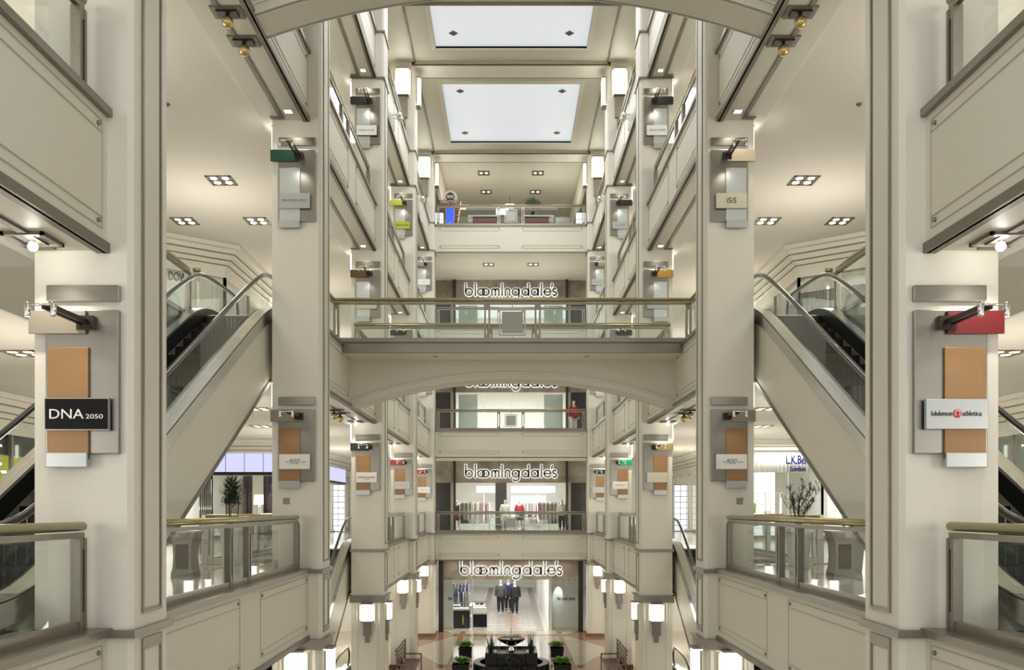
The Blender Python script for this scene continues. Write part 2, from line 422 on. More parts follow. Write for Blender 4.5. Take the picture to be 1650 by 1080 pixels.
# roof, beams, laylights
rf = MB()
LAY = [(19.3, 25.3), (28.1, 34.1), (36.9, 42.9)]
ZC = TOP-.16
lx = 2.95
ys = [0]+[q for a in LAY for q in a]+[56]
rf.box(-9.4, -lx, 8, 56, ZC, TOP+.3); rf.box(lx, 9.4, 8, 56, ZC, TOP+.3)
for i in range(0, len(ys), 2): rf.box(-lx, lx, max(8, ys[i]), ys[i+1], ZC, TOP+.3)
struct(rf, 'ceiling', 'fascia_paint')
struct(MB().box(-9.4, 9.4, 7.8, 8, F[6], TOP+.3), 'wall_front', 'paint')
bm_ = MB()
for n_ in (2, 3, 4, 5): bm_.box(-4.0, 4.0, ROW*n_, ROW*n_+1.0, ZC-.15, ZC)
struct(bm_, 'ceiling_beam', 'paint')['kind'] = 'structure'
st = MB()
for n_ in (2, 3, 4, 5):
    for y in (ROW*n_-.04, ROW*n_+1.0): st.box(-3.95, 3.95, y, y+.04, ZC-.16, ZC-.10)
for s in (-1, 1): st.box(s*3.86, s*3.92, 17.6, 44.6, ZC-.06, ZC)
struct(st, 'trim_1', 'trim_strip')
for i, (a, bq) in enumerate(LAY):
    t = root('laylight', '%s luminous ceiling panel with four small dark diamonds' % ['nearest broad', 'cropped upper', 'fully visible lower'][i], 'ceiling light', (0, (a+bq)/2, ZC), group='luminous ceiling panels over the atrium')
    h = (bq-a)/2
    MB().box(-lx-.02, lx+.02, -h-.02, h+.02, .03, .06).build('diffuser', 'laylight', t)
    fr = MB()
    for (w_, z0) in ((.16, -.05), (.07, -.09)):
        fr.box(-lx-w_, -lx+.01, -h-w_, h+w_, z0, .02); fr.box(lx-.01, lx+w_, -h-w_, h+w_, z0, .02); fr.box(-lx, lx, -h-w_, -h+.01, z0, .02); fr.box(-lx, lx, h-.01, h+w_, z0, .02)
    fr.build('frame', 'paint', t)
    for px in (-2.2, 2.2):
        for py in (-h+.85, h-.95):
            d = .17; MB().poly([(px-d, py), (px, py-d), (px+d, py), (px, py+d)], 'z', .005, .03).build('vent', 'olive_brown', t)
    lamp('AREA', (0, (a+bq)/2, ZC-.15), 190, (.93, .96, 1), 5.6, 5.6, name='laylight_lamp')

# ------------------------------------------------------------------ columns
for n_ in range(1, 6):
    y0 = ROW*n_; y1 = y0+.93
    for s in (-1, 1):
        m_ = MB(); c = .05
        x0, x1 = s*CI, s*CO
        m_.poly([(x0, y0+c), (x0+s*c, y0), (x1, y0), (x1, y1), (x0+s*c, y1), (x0, y1-c)], 'z', 0, TOP+.1)
        col = m_.build('column', 'paint'); col['kind'] = 'structure'
        fr = MB()
        for (za, zb) in ((F[3]+.14, F[6]-1.5),):
            for ya in (y0+.22, y0+.68): fr.box(s*(CI-.022), s*CI, ya, ya+.035, za, zb)
            fr.box(s*(CI-.021), s*CI, y0+.255, y0+.68, za, za+.035)
        za, zb = F[3]-1.3, F[3]-.12
        for ya in (y0+.22, y0+.68): fr.box(s*(CI-.022), s*CI, ya, ya+.035, za, zb)
        fr.box(s*(CI-.021), s*CI, y0+.255, y0+.68, za, za+.12); fr.box(s*(CI-.021), s*CI, y0+.255, y0+.68, zb-.12, zb)
        fr.build('panel_frame', 'pewter', col)
        pn = MB().box(s*(CI-.012), s*CI, y0+.28, y0+.655, F[3]+.2, F[6]-1.5); pn.build('panel', 'fascia_paint', col)
        bd = MB()
        def ring(z0, z1, e):
            bd.box(s*(CI-e), s*(CO+e), y0-e, y1+e, z0, z1)
        ring(F[3]-.08, F[3]+.0, .045); ring(F[6]-.05, F[6], .04); ring(F[6]-1.46, F[6]-1.40, .04)
        bd.build('ledge_band', 'pewter', col)
        cp = MB(); bd = cp; ring(F[3]-1.62, F[3]-1.44, .05); ring(F[3]-1.44, F[3]-1.40, .09); cp.build('capital', 'pewter', col)
        fl = MB()
        for x in (CI+.1, CI+.2, CO-.2): fl.box(s*x, s*(x+.05), y0-.02, y0, .2, F[3]-1.62)
        fl.box(s*(CI-.02), s*CI, y0+.1, y0+.16, .2, F[3]-1.62); fl.box(s*(CI-.02), s*CI, y0+.77, y0+.83, .2, F[3]-1.62)
        fl.build('fluting', 'paint', col)
        bd = bs = MB(); ring(0, .16, .06); bs.build('plinth', 'base_stone', col)

# ------------------------------------------------------------------ balcony fascias
def fascia(lv, y0, y1, s, name='balcony_fascia'):
    f = F[lv]
    o = struct(MB().box(s*FX, s*(FX+.12), y0, y1, f-1.4, f), name, 'fascia_paint'); o['kind'] = 'structure'
    MB().box(s*(FX-.055), s*(FX+.36), y0, y1, f-.06, f+.02).build('ledge', 'pewter', o)
    e = MB().box(s*(FX-.03), s*(FX+.03), y0, y1, f-1.43, f-1.33); e.box(s*FX, s*(FX+.1), y0, y1, f-1.43, f-1.40)
    e.build('edge_strip', 'trim_strip', o)
    e2 = MB().box(s*(FX+.46), s*(FX+.54), y0+.02, y1-.1, f-1.425, f-1.39); e2.box(s*(FX+.54), s*(CO), y1-.18, y1-.1, f-1.425, f-1.39)
    e2.build('soffit_strip', 'trim_strip', o)
    L = y1-y0; sm = MB(); bt = MB(); mid = (y0+y1)/2; x0, x1 = s*(FX-.010), s*FX
    for (a, bq) in ((y0+.12, mid-.55), (mid+.55, y1-.12)):
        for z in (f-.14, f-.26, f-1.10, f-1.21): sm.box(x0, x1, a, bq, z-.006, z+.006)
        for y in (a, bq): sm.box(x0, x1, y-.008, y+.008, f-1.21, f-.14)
        for y in (a+.08, bq-.08):
            for z in (f-.2, f-1.155): bt.lathe([(.024, 0), (.024, .025*-s)], (s*FX, y, z), 8, 'x')
    sm.build('panel_seam', 'seam_shade', o); bt.build('stud', 'pewter', o)
    return o
for lv, bays in BAYS.items():
    for bqy in bays:
        for s in (-1, 1): fascia(lv, 1.0 if bqy == 0 else ROW*bqy+.93, ROW*(bqy+1), s)
# fascia edge of the escalator wells
for s in (-1, 1):
    for (lv, a, bq) in ((4, 9.9, 20.7), (3, 19.3, 29.5)):
        struct(MB().box(s*(HX-.06), s*HX, a, bq-2.2, F[lv]-1.4, F[lv]), 'balcony_fascia', 'fascia_paint')['kind'] = 'structure'
        struct(MB().box(s*(HX-.1), s*(HX+.2), a, bq-2.2, F[lv]-.05, F[lv]+.03), 'balcony_ledge', 'pewter')['kind'] = 'structure'
    struct(MB().box(s*FX, s*HX, 19.3, 19.36, F[3]-1.4, F[3]), 'balcony_fascia', 'fascia_paint')['kind'] = 'structure'
# end gallery fascias
for lv in (3, 4, 5, 6):
    f = F[lv]; o = struct(MB().box(-3.9, 3.9, 44.5, 44.62, f-1.4, f), 'balcony_fascia', 'fascia_paint'); o['kind'] = 'structure'
    MB().box(-3.9, 3.9, 44.44, 44.8, f-.06, f+.02).build('ledge', 'pewter', o)
    MB().box(-3.9, 3.9, 44.47, 44.53, f-1.43, f-1.37).build('edge_strip', 'trim_strip', o)
    sm = MB(); bt = MB()
    for (a, bq) in ((-3.6, -.6), (.6, 3.6)):
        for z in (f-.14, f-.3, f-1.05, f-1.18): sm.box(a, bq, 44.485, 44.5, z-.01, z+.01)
        for x in (a, bq):
            for z in (f-.2, f-1.12): bt.lathe([(.03, 0), (.03, -.03)], (x, 44.5, z), 8, 'y')
    sm.build('panel_seam', 'seam_shade', o); bt.build('stud', 'pewter', o)

# ------------------------------------------------------------------ footbridges
def bridge(lv, yc, yb0, yb1):
    f = F[lv]; hw = FX+.0
    o = struct(MB().box(-hw, hw, yc-1.3, yc+1.3, f-.21, f), 'footbridge', 'paint'); o['kind'] = 'structure'
    MB().box(-hw-.0, hw, yc-1.3, yc+1.3, f, f+.02).build('deck', 'corridor_floor', o)
    e = MB()
    for sy in (-1, 1):
        y = yc+sy*1.3; e.box(-hw+.02, hw-.02, y, y+sy*.08, f-.22, f+.08); e.box(-hw+.02, hw-.02, y+sy*.08, y+sy*.11, f+.03, f+.09)
        e.box(-hw+.02, hw-.02, y+sy*.08, y+sy*.105, f-.22, f-.15)
    e.build('edge_channel', 'pewter', o)
    hs, zs, za = FX, f-1.42, f-.71
    rise = za-zs; R = (hs*hs+rise*rise)/(2*rise); cz = za-R
    A = [(-hs+2*hs*i/40, cz+sqrt(R*R-(-hs+2*hs*i/40)**2)) for i in range(41)]
    T = [(x, f-.2) for x, z in A]
    bb = MB(); bb.strip(A, T, 'y', yb0, yb1); bb.build('arch_beam', 'fascia_paint', o)
    A2 = [(x, z+.17) for x, z in A]; mo = MB()
    for (y_a, y_b) in ((yb0-.03, yb0), (yb1, yb1+.03)):
        mo.strip(A, A2, 'y', y_a, y_b); mo.strip([(x, z+.15) for x, z in A], [(x, z+.19) for x, z in A], 'y', y_a-.03, y_b+.03); mo.strip([(x, z) for x, z in A], [(x, z+.03) for x, z in A], 'y', y_a-.02, y_b+.02)
    mo.build('arch_moulding', 'fascia_paint', o)
    ml_ = MB()
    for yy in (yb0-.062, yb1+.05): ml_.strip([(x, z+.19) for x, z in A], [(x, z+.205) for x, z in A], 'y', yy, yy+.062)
    ml_.build('moulding_shade_line', 'seam_shade', o)  # raised darker strip standing in for the shade line over the moulding
    for x in (-1.9, 1.85): MB().lathe([(.05, 0), (.05, -.012)], (x, yc-.8, f-.21), 10).build('sprinkler', 'pewter', o)
    return o
bridge(4, 22.55, 22.3, 22.95)
bridge(5, 14.25, 13.85, 14.5)

# ------------------------------------------------------------------ guard rails
def rail(L, label, loc, rz, mids=(), square=False, ends=(True, True), group='glass guardrails'):
    t = root('guardrail', label, 'guardrail', loc, rz, group)
    MB().tube([(0, -.02, 1.045), (0, L+.02, 1.045)], .047, 12).build('handrail', 'brass', t)
    MB().box(-.03, .03, 0, L, .93, .985).build('top_channel', 'pewter', t)
    MB().box(-.035, .035, 0, L, .02, .12).build('base_channel', 'pewter', t)
    cuts = [0]+list(mids)+[L]
    posts = []
    if ends[0]: posts.append((.06, .14))
    for q in mids: posts.append((q, .15))
    if ends[1]: posts.append((L-.06, .14))
    for (y, w) in posts:
        p = MB(); p.box(-.05, .05, y-w/2, y-w/2+.045, .02, .93); p.box(-.05, .05, y+w/2-.045, y+w/2, .02, .93)
        p.box(-.042, .042, y-w/2+.045, y+w/2-.045, .82, .925); p.box(-.042, .042, y-w/2+.045, y+w/2-.045, .025, .2)
        p.build('post', 'pewter', t)
    for a, bq in zip(cuts[:-1], cuts[1:]):
        MB().box(-.006, .006, a+.1, bq-.1, .12, .93).build('glass_panel', 'glass', t)
    if square:
        c = L/2; q = .29; fr = MB(); zc = .50
        for w in (q,):
            for (a, bq, z0, z1) in ((c-w-.03, c-w, zc-w-.03, zc+w+.03), (c+w, c+w+.03, zc-w-.03, zc+w+.03), (c-w, c+w, zc-w-.03, zc-w), (c-w, c+w, zc+w, zc+w+.03)): fr.box(-.03, .03, a, bq, z0, z1)
        fr.box(-.012, .012, c-.01, c+.01, zc+q, .93); fr.box(-.012, .012, c-.01, c+.01, .12, zc-q)
        sq = fr.build('square_frame', 'steel', t)
        MB().box(-.02, .02, c-q+.035, c+q-.035, zc-q+.035, zc+q-.035).build('square_plate', 'grey_panel', sq)
    return t
for lv, bays in BAYS.items():
    for bqy in bays:
        if (lv, bqy) in ((5, 0), (6, 1)): continue
        for s in (-1, 1):
            a = 1.2 if bqy == 0 else ROW*bqy+.93+.14; bq = ROW*(bqy+1)-.14
            if lv == 4 and bqy == 2:
                rail(21.03-a, 'short glass guardrail from the second %s column to the arched footbridge' % SIDE[s], (s*RX, a, F[lv]), 0, ends=(True, False))
                rail(bq-24.07, 'short glass guardrail from the arched footbridge to the third %s column' % SIDE[s], (s*RX, 24.07, F[lv]), 0, ends=(False, True))
                continue
            mid = (a+bq)/2-a
            lb = 'brass-topped glass guardrail, %s, %s side, %s' % (LVN[lv], SIDE[s], 'up to nearest column' if bqy == 0 else 'between %s and %s columns' % (NTH[bqy], NTH[bqy+1]))
            rail(bq-a, lb, (s*RX, a, F[lv]), 0, (mid-.46, mid+.46))
rz_ = -pi/2
rail(2*RX, 'long glass guardrail with a square grey plate on front edge of footbridge', (-RX, 21.12, F[4]), rz_, (RX-.61, RX+.61), True)
rail(2*RX, 'glass guardrail along the far edge of the footbridge', (-RX, 23.98, F[4]), rz_, (RX-.61, RX+.61), False)
for lv in (3, 4, 5, 6):
    rail(7.56, 'glass guardrail across the far end of the atrium on the %s' % LVN[lv], (-3.78, 44.68, F[lv]), rz_, (3.78-.62, 3.78+.62), True)
for s in (-1, 1):
    rail(8.4, 'glass guardrail beside the %s upper escalator well, above' % SIDE[s], (s*(HX+.06), 10.0, F[4]), 0, (4.2,), group='escalator well rails')
    rail(.10, 'short end rail with brass cap beside top of the %s upper escalator' % SIDE[s], (min(s*6.63, s*6.73), 18.5, F[4]), rz_, group='escalator well rails', ends=(False, False))
    rail(1.75, 'glass guardrail behind the planter row, %s side, eye-level floor' % SIDE[s], (min(s*4.95, s*6.7), 19.2, F[3]), rz_, (.9,), group='escalator well rails')
    rail(8, 'glass guardrail beside the %s middle escalator well' % SIDE[s], (s*(HX+.06), 19.3, F[3]), 0, (4,), group='escalator well rails')

# ------------------------------------------------------------------ escalators
def sp(y): return .5*(y+sqrt(y*y+.3))
def zs(y): return .5774*(sp(y)-sp(y-9.04))
def escalator(s, lv, ytop):
    y0 = ytop-9.04
    nm = {2: 'lowest', 3: 'middle', 4: 'upper'}[lv]
    t = root('escalator', '%s escalator on the %s side, white flank and glass balustrades, climbing away' % (nm, SIDE[s]), 'escalator', (s*4.98, y0, F[lv]-5.22), 0, 'escalators')
    W_ = 1.6; X = lambda x: s*x
    tr = MB()
    out = [(-1.6, 0), (-.2, 0)]+[(y*.25, zs(y*.25)) for y in range(0, 38)]+[(11.6, 5.22), (11.6, 3.86), (9.04, 3.86), (2.37, .0)]
    tr.poly(out, 'x', X(.0), X(.14)); tr.poly(out, 'x', X(W_-.14), X(W_))
    tr.poly([(2.37, 0), (9.04, 3.86), (9.04, 3.9), (2.37, .04)], 'x', X(.14), X(W_-.14))
    tr.poly([(9.04, 3.86), (11.6, 3.86), (11.6, 3.9), (9.04, 3.9)], 'x', X(.14), X(W_-.14))
    tr.build('truss', 'fascia_paint', t)
    ed = MB()
    for a in (-.02, W_-.04): ed.poly([(2.3, -.02), (9.04, 3.83), (11.6, 3.83), (11.6, 3.90), (9.02, 3.90), (2.3, .05)], 'x', X(a), X(a+.06))
    ed.build('edge_strip', 'trim_strip', t)
    ys = [-1.75+i*.25 for i in range(54)]; ys = [y for y in ys if y <= 11.6]
    for (a, bq) in ((-.03, .2), (W_-.2, W_+.03)): MB().strip([(y, zs(y)) for y in ys], [(y, zs(y)+.28) for y in ys], 'x', X(a), X(bq)).build('deck', 'bright_steel', t)
    dl = MB()
    for a in (-.034, W_+.03): dl.strip([(y, zs(y)+.245) for y in ys], [(y, zs(y)+.262) for y in ys], 'x', X(a), X(a+.006))
    dl.build('deck_seam', 'black', t)
    for a in (.2, W_-.24): MB().strip([(y, zs(y)-.02) for y in ys], [(y, zs(y)+.27) for y in ys], 'x', X(a), X(a+.04)).build('skirt', 'black', t)
    ya, yb, r = -1.3, 11.25, .335
    for xc in (.12, W_-.12):
        yy = [ya+(yb-ya)*i/60 for i in range(61)]
        gm = MB(); gm.strip([(y, zs(y)+.28) for y in yy], [(y, zs(y)+.95) for y in yy], 'x', X(xc-.006), X(xc+.006))
        for (yc, sg) in ((ya, -1), (yb, 1)):
            z = zs(yc)+.95-r
            gm.poly([(yc+sg*r*cos(a), z+r*sin(a)) for a in [pi/2-pi*i/12 for i in range(13)]], 'x', X(xc-.006), X(xc+.006))
        gm.build('glass_balustrade', 'glass', t)
        P = []
        for i in range(11):
            a = -pi/2+pi*i/10*1.0; P.append((X(xc), ya-(r+.02)*cos(a), zs(ya)+.95-r+(r+.02)*sin(a)))
        P += [(X(xc), y, zs(y)+.97) for y in yy[1:-1]]
        for i in range(11):
            a = pi/2-pi*i/10; P.append((X(xc), yb+(r+.02)*cos(a), zs(yb)+.95-r+(r+.02)*sin(a)))
        h = MB(); h.tube(P, .04, 8)
        h.build('handrail', 'rubber', t)
        h2 = MB(); h2.tube([(p[0], p[1], p[2]-.035) for p in P[6:-6]], .022, 6); h2.build('handrail_guide', 'bright_steel', t)
    stp = MB(); k = int(9.04/.4)
    for i in range(k+1):
        y = .2+i*.4; z = .231*i+.1
        if z < 5.2: stp.box(X(.26), X(W_-.26), y, y+.42, z-.24, z)
    stp.build('steps', 'step_black', t)
    MB().box(X(.2), X(W_-.2), -1.6, .25, 0, .02).box(X(.2), X(W_-.2), 9.1, 11.6, 5.0, 5.22).build('landing_plate', 'steel', t)
    return t
for s in (-1, 1):
    escalator(s, 4, 18.0); escalator(s, 3, 26.8); escalator(s, 2, 32.3)

# ------------------------------------------------------------------ column signs
def sign(n_, lv, s, flag, plate, txt, tcol, strip, logo=None):
    y = ROW*n_; z = F[lv]+3.21           # top of the back plate
    lab = 'steel shop sign, %s flag, %s name plate, %s %s column, %s' % (flag.split('_')[0], plate, NTH[n_], SIDE[s], LVN[lv])
    t = root('shop_sign', lab, 'sign', (s*4.345, y, z), 0, 'steel shop signs on the columns')
    X = lambda x: s*x                    # +x = outer side
    MB().box(X(-.365), X(.365), -.05, 0, .09, .25).build('header_plate', 'steel', t, .008)
    MB().box(X(-.365), X(.365), -.06, 0, -1.44, 0).build('back_plate', 'steel', t, .008)
    o = MB().box(X(-.075), X(.335), -.09, -.06, -1.5, -.38).build('strip', strip, t, .004)
    MB().box(X(-.075), X(.335), -.12, -.06, -1.58, -1.43).build('drip_plate', 'silver_plate', t, .008)
    npm = {'black': 'black_plate', 'silver': 'silver_plate', 'white': 'white_plate', 'cream': 'cream_plate', 'lime': 'lime', 'dark-framed': 'white_plate'}[plate]
    npl = MB().box(X(-.285), X(.33), -.14, -.09, -1.20, -.90).build('name_plate', npm, t, .004)
    if plate in ('black', 'dark-framed'):
        fb = MB().box(X(-.297), X(.342), -.125, -.085, -1.212, -.888).build('plate_edge', 'steel' if plate == 'black' else 'black', t)
    xc = s*.0225
    if txt == 'DNA2050':
        text_mesh('DNA', .34, .095, 'lettering', tcol, npl, (xc-.09, -.143, -1.05)); text_mesh('2050', .17, .045, 'lettering', tcol, npl, (xc+.185, -.143, -1.075))
    elif logo:
        text_mesh('lululemon', .205, .05, 'lettering', 'ink', npl, (xc-.155, -.143, -1.045)); text_mesh('athletica', .19, .05, 'lettering', 'ink', npl, (xc+.145, -.143, -1.045))
        MB().lathe([(.043, 0), (.043, -.004)], (xc-.002, -.14, -1.047), 24, 'y').build('logo_disc', 'logo_red', npl)
        lg = MB()
        arc = [(.024*cos(radians(a)), .006+.024*sin(radians(a))) for a in range(235, -56, -14)]
        P = [(-.028, -.024)]+arc+[(.028, -.024)]
        lg.tube([(xc+p[0], -.146, -1.047+p[1]) for p in P], .0045, 5); lg.build('logo_mark', 'white_ink', npl)
    elif txt:
        if '900' in txt:
            text_mesh('900', .21, .105, 'lettering', tcol, npl, (xc, -.143, -1.045), shear=.4)
            text_mesh('THE', .07, .022, 'lettering', tcol, npl, (xc-.155, -.143, -1.055)); text_mesh('SHOPS', .1, .022, 'lettering', tcol, npl, (xc+.175, -.143, -1.055))
        else:
            w = min(.5, .047*len(txt)); text_mesh(txt, w, .11 if txt == 'iSiS' else .045, 'lettering', tcol, npl, (xc, -.143, -1.045), shear=.3 if '&' in txt else 0)
            if txt == 'KAREN MILLEN': text_mesh('LONDON', .12, .02, 'lettering', tcol, npl, (xc, -.143, -1.10))
    if flag: MB().box(X(-.05), X(.515), -.10, -.065, -.245, -.015).build('flag_plate', flag, t, .003)
    am = MB()
    for dx in (-.09, -.02): am.box(X(dx), X(dx+.03), -.8, -.06, -.16, -.11)
    am.box(X(-.14), X(.03), -.12, -.06, -.21, -.07)
    arm = am.build('lamp_arm', 'dark_bronze', t)
    MB().tube([(X(-.12), -.8, -.12), (X(.16), -.8, -.12)], .012, 8).build('cross_bar', 'chrome', arm)
    for dx in (-.10, .14):
        MB().lathe([(.016, .05), (.028, .035), (.028, -.07), (.022, -.08)], (X(dx), -.8, -.15), 10).build('lamp_head', 'chrome', arm)
    sl = lamp('SPOT', (X(.02), -.78, -.2), 3, (1, .95, .85), .03, rot=(radians(38), 0, 0), spot=1.25, name='sign_lamp', parent=t)
    return t
SG = [(1, 3, -1, 'taupe', 'black', 'DNA2050', 'white_ink'), (1, 3, 1, 'red', 'silver', 'lulu', 'ink'),
      (2, 3, -1, 'taupe', 'white', '900', 'ink_grey'), (2, 3, 1, 'taupe', 'white', '900', 'ink_grey'),
      (3, 3, -1, 'black', 'white', 'KAREN MILLEN', 'ink'), (3, 3, 1, 'olive', 'cream', '', 'ink'),
      (4, 3, -1, 'red_orange', 'silver', 'M. NAYLOR', 'ink_grey'), (4, 3, 1, 'green', 'white', 'LE SPORT', 'ink_grey'),
      (5, 3, -1, 'red_orange', 'white', 'JULLIAN', 'ink_grey'), (5, 3, 1, 'black', 'silver', '', 'ink'),
      (2, 4, -1, 'green_dark', 'silver', 'GENEVIEVE LETHU', 'ink_grey'), (2, 4, 1, 'beige', 'cream', 'iSiS', 'ink'),
      (3, 4, -1, 'olive_brown', 'cream', '', 'ink'), (3, 4, 1, 'gold', 'silver', '', 'ink'),
      (4, 4, -1, 'black', 'white', '', 'ink'), (4, 4, 1, 'black', 'white', '', 'ink'),
      (5, 4, -1, 'taupe', 'white', '', 'ink'), (5, 4, 1, 'taupe', 'silver', '', 'ink'),
      (3, 5, -1, 'black', 'dark-framed', 'Trade & Co', 'ink_grey'), (3, 5, 1, 'black', 'white', 'GUCCI HOME', 'ink_grey'),
      (4, 5, -1, 'lime', 'lime', 'SEASON HAIR', 'leaf'), (4, 5, 1, 'black', 'silver', 'GALLERIE', 'ink_grey'),
      (5, 5, -1, 'taupe', 'white', 'a', 'ink_grey'), (5, 5, 1, 'taupe', 'silver', 'GLITTER', 'ink_grey')]
for q in SG:
    sign(*q, 'copper_panel' if q[1] == 3 else 'silver_blue', logo=(q[5] == 'lulu'))
# access plates under the second pair of signs
for s in (-1, 1): tag(MB().box(s*4.5, s*4.63, ROW*2-.012, ROW*2, E-.04+.13-.0, E+.22).build('wall_plate', 'taupe'), 'small square grey plate on the second %s column, below its sign' % SIDE[s], 'wall plate')
for s in (-1, 1): tag(MB().box(s*4.42, s*4.5, ROW-.01, ROW, F[3]+.36, F[3]+.45).build('wall_socket', 'white_plate'), 'white wall socket low on the nearest %s column behind the rail' % SIDE[s], 'socket')

# ------------------------------------------------------------------ sconces
def sconce(name, label, loc, rz, w, h, box_mat='lamp_white', tail=.62, grp='', side_only=False):
    t = root(name, label, 'wall lamp', loc, rz, grp)
    MB().box(-w/2, w/2, -.17, -.0, -h, 0).build('lamp_box', box_mat, t)
    MB().box(-w/2-.02, w/2+.02, -.19, 0, 0, .05).build('top_cap', 'pewter', t); MB().box(-w/2-.02, w/2+.02, -.19, 0, -h-.04, -h).build('bottom_cap', 'pewter', t)
    for sx in (-1, 1): MB().box(sx*(w/2+.02), sx*(w/2+.09), -.06, 0, -h*.98, -.02).build('side_glass', 'cream_plate', t)
    if tail:
        MB().box(-w*.40, w*.40, -.1, 0, -h-.04-tail*.66, -h-.04).box(-w*.22, w*.22, -.07, 0, -h-.04-tail, -h-.04-tail*.66).build('tail_plate', 'pewter', t)
    return t
for n_ in range(2, 6):
    for s in (-1, 1):
        y = ROW*n_; zt = F[3]-1.66
        sconce('wall_sconce', 'glowing box sconce on front of the %s %s column, ground floor' % (NTH[n_], SIDE[s]), (s*4.36, y, zt), 0, .3, .5, grp='ground floor column sconces')
        if n_ < 5: sconce('wall_sconce', 'glowing box sconce on atrium face of the %s %s column, ground floor' % (NTH[n_], SIDE[s]), (s*CI, y+.46, zt), s*-pi/2, .3, .5, grp='ground floor column sconces')
        if n_ in (3, 4, 5):
            sconce('lantern', 'tall bright box lantern on front of the %s %s column, top floor' % (NTH[n_], SIDE[s]), (s*4.36, y-.004, ZC-.35), 0, .46, 1.02, tail=1.3, grp='top floor column lanterns')
            sconce('lantern', 'slim bright lantern on atrium face of the %s %s column, top floor' % (NTH[n_], SIDE[s]), (s*(CI-.004), y+.46, ZC-.5), s*-pi/2, .34, 1.1, tail=0, grp='top floor column lanterns')
        for lv in (3, 4, 5):
            if (lv, n_) in ((5, 2),): pass
            t = root('strip_lamp', 'narrow glowing strip lamp on corridor face of the %s %s column, %s' % (NTH[n_], SIDE[s], LVN[lv]), 'wall lamp', (s*CO, y+.3, F[lv]+3.3), 0, 'corridor strip lamps')
            MB().box(0, s*.07, -.06, .06, 0, .5).build('lamp_tube', 'lamp_white', t); MB().box(0, s*.08, -.07, .07, .5, .54).build('cap', 'pewter', t)
# ------------------------------------------------------------------ soffit spots, globes, downlights
for lv, bays in BAYS.items():
    if lv < 4: continue
    for bqy in bays:
        if lv >= 5 and bqy == 0: continue
        for s in (-1, 1):
            n_ = bqy+1; y = ROW*n_-.42; z = F[lv]-1.4
            below = LVN[lv-1]
            if lv == 4:
                t = root('ceiling_spotlight', 'bright spotlight ball in square recess above %s %s column sign, %s' % (NTH[n_], SIDE[s], below), 'spotlight', (s*4.64, y, z), 0, 'bright soffit spotlights')
                p = MB(); q = .2
                p.box(-q, q, -q, -q+.03, -.035, 0).box(-q, q, q-.03, q, -.035, 0).box(-q, -q+.03, -q, q, -.035, 0).box(q-.03, q, -q, q, -.035, 0).build('frame', 'trim_strip', t)
                MB().box(-q+.03, q-.03, -q+.03, q-.03, -.012, 0).build('recess', 'dark_bronze', t)
                MB().ball((0, 0, -.085), .045).build('bulb', 'spot_glow', t)
                MB().lathe([(.03, -.012), (.03, -.05)], (0, 0, 0), 8).build('socket', 'chrome', t)
                lamp('SPOT', (0, -.05, -.16), 26, (1, .93, .8), .05, rot=(radians(9), s*radians(4), 0), spot=1.9, name='spot_lamp', parent=t)
            else:
                t = root('ceiling_spotlight', 'small square recessed light above the %s %s column sign, %s' % (NTH[n_], SIDE[s], below), 'spotlight', (s*4.42, y, z), 0, 'small square soffit lights')
                q = .07; MB().box(-q, q, -q, q, -.012, 0).build('lens', 'lamp_white', t)
                MB().box(-q-.02, q+.02, -q-.02, -q, -.016, 0).box(-q-.02, q+.02, q, q+.02, -.016, 0).box(-q-.02, -q, -q, q, -.016, 0).box(q, q+.02, -q, q, -.016, 0).build('frame', 'paint', t)
                lamp('SPOT', (0, 0, -.06), 16, (1, .93, .8), .05, rot=(radians(9), 0, 0), spot=1.8, name='spot_lamp', parent=t)
for (lv, yy) in ((5, (13.75, 14.6)), (4, (22.9, 23.7))):
    for s in (-1, 1):
        for i, y in enumerate(yy):
            t = root('globe_spotlight', 'brass globe lamp under the soffit by %s footbridge, %s side, %s of two' % ('overhead' if lv == 5 else 'middle', SIDE[s], ['nearer', 'farther'][i]), 'spotlight', (s*(4.5 if lv == 5 else 4.66), y, F[lv]-1.4), 0, 'brass globe lamps')
            MB().box(-.24, .24, -.17, .17, -.03, 0).build('mounting_plate', 'trim_strip', t); MB().box(-.16, .16, -.1, .1, -.06, -.03).build('recess', 'dark_bronze', t)
            MB().tube([(0, 0, -.05), (0, 0, -.1)], .03, 8).build('stem', 'dark_bronze', t)
            MB().ball((0, 0, -.17), .095).build('globe', 'brass_ball', t)
for (y,) in ((30.4,), (38.6,)):
    for s in (-1, 1):
        for i in (0, 1):
            t = root('globe_spotlight', 'silver globe lamp clamped to top floor fascia, %s side, %s pair, %s one' % (SIDE[s], 'nearer' if y < 35 else 'farther', ['upper', 'lower'][i]), 'spotlight', (s*(FX-.0), y+.28*i, F[6]-.75), 0, 'silver globe lamps')
            MB().tube([(0, 0, 0), (-s*.14, 0, 0)], .02, 8).build('arm', 'chrome', t); MB().ball((-s*.2, 0, 0), .11).build('globe', 'chrome', t)
def downlight(x, y, z, label, four=True, e=14):
    t = root('ceiling_downlight', label, 'ceiling light', (x, y, z), 0, 'square multi-lamp downlights')
    q = .31
    MB().box(-q, q, -q, -q+.05, -.02, 0).box(-q, q, q-.05, q, -.02, 0).box(-q, -q+.05, -q, q, -.02, 0).box(q-.05, q, -q, q, -.02, 0).box(-.02, .02, -q, q, -.02, 0).box(-q, q, -.02, .02, -.02, 0).build('frame', 'pewter', t)
    MB().box(-q+.05, q-.05, -q+.05, q-.05, -.006, 0).build('reflector', 'trim_strip', t)
    for ax in (-.14, .14):
        for ay in ((-.14, .14) if four else (0,)):
            MB().lathe([(.085, 0), (.085, -.014)], (ax, ay, 0), 12).build('lens', 'lamp_warm', t)
    return t
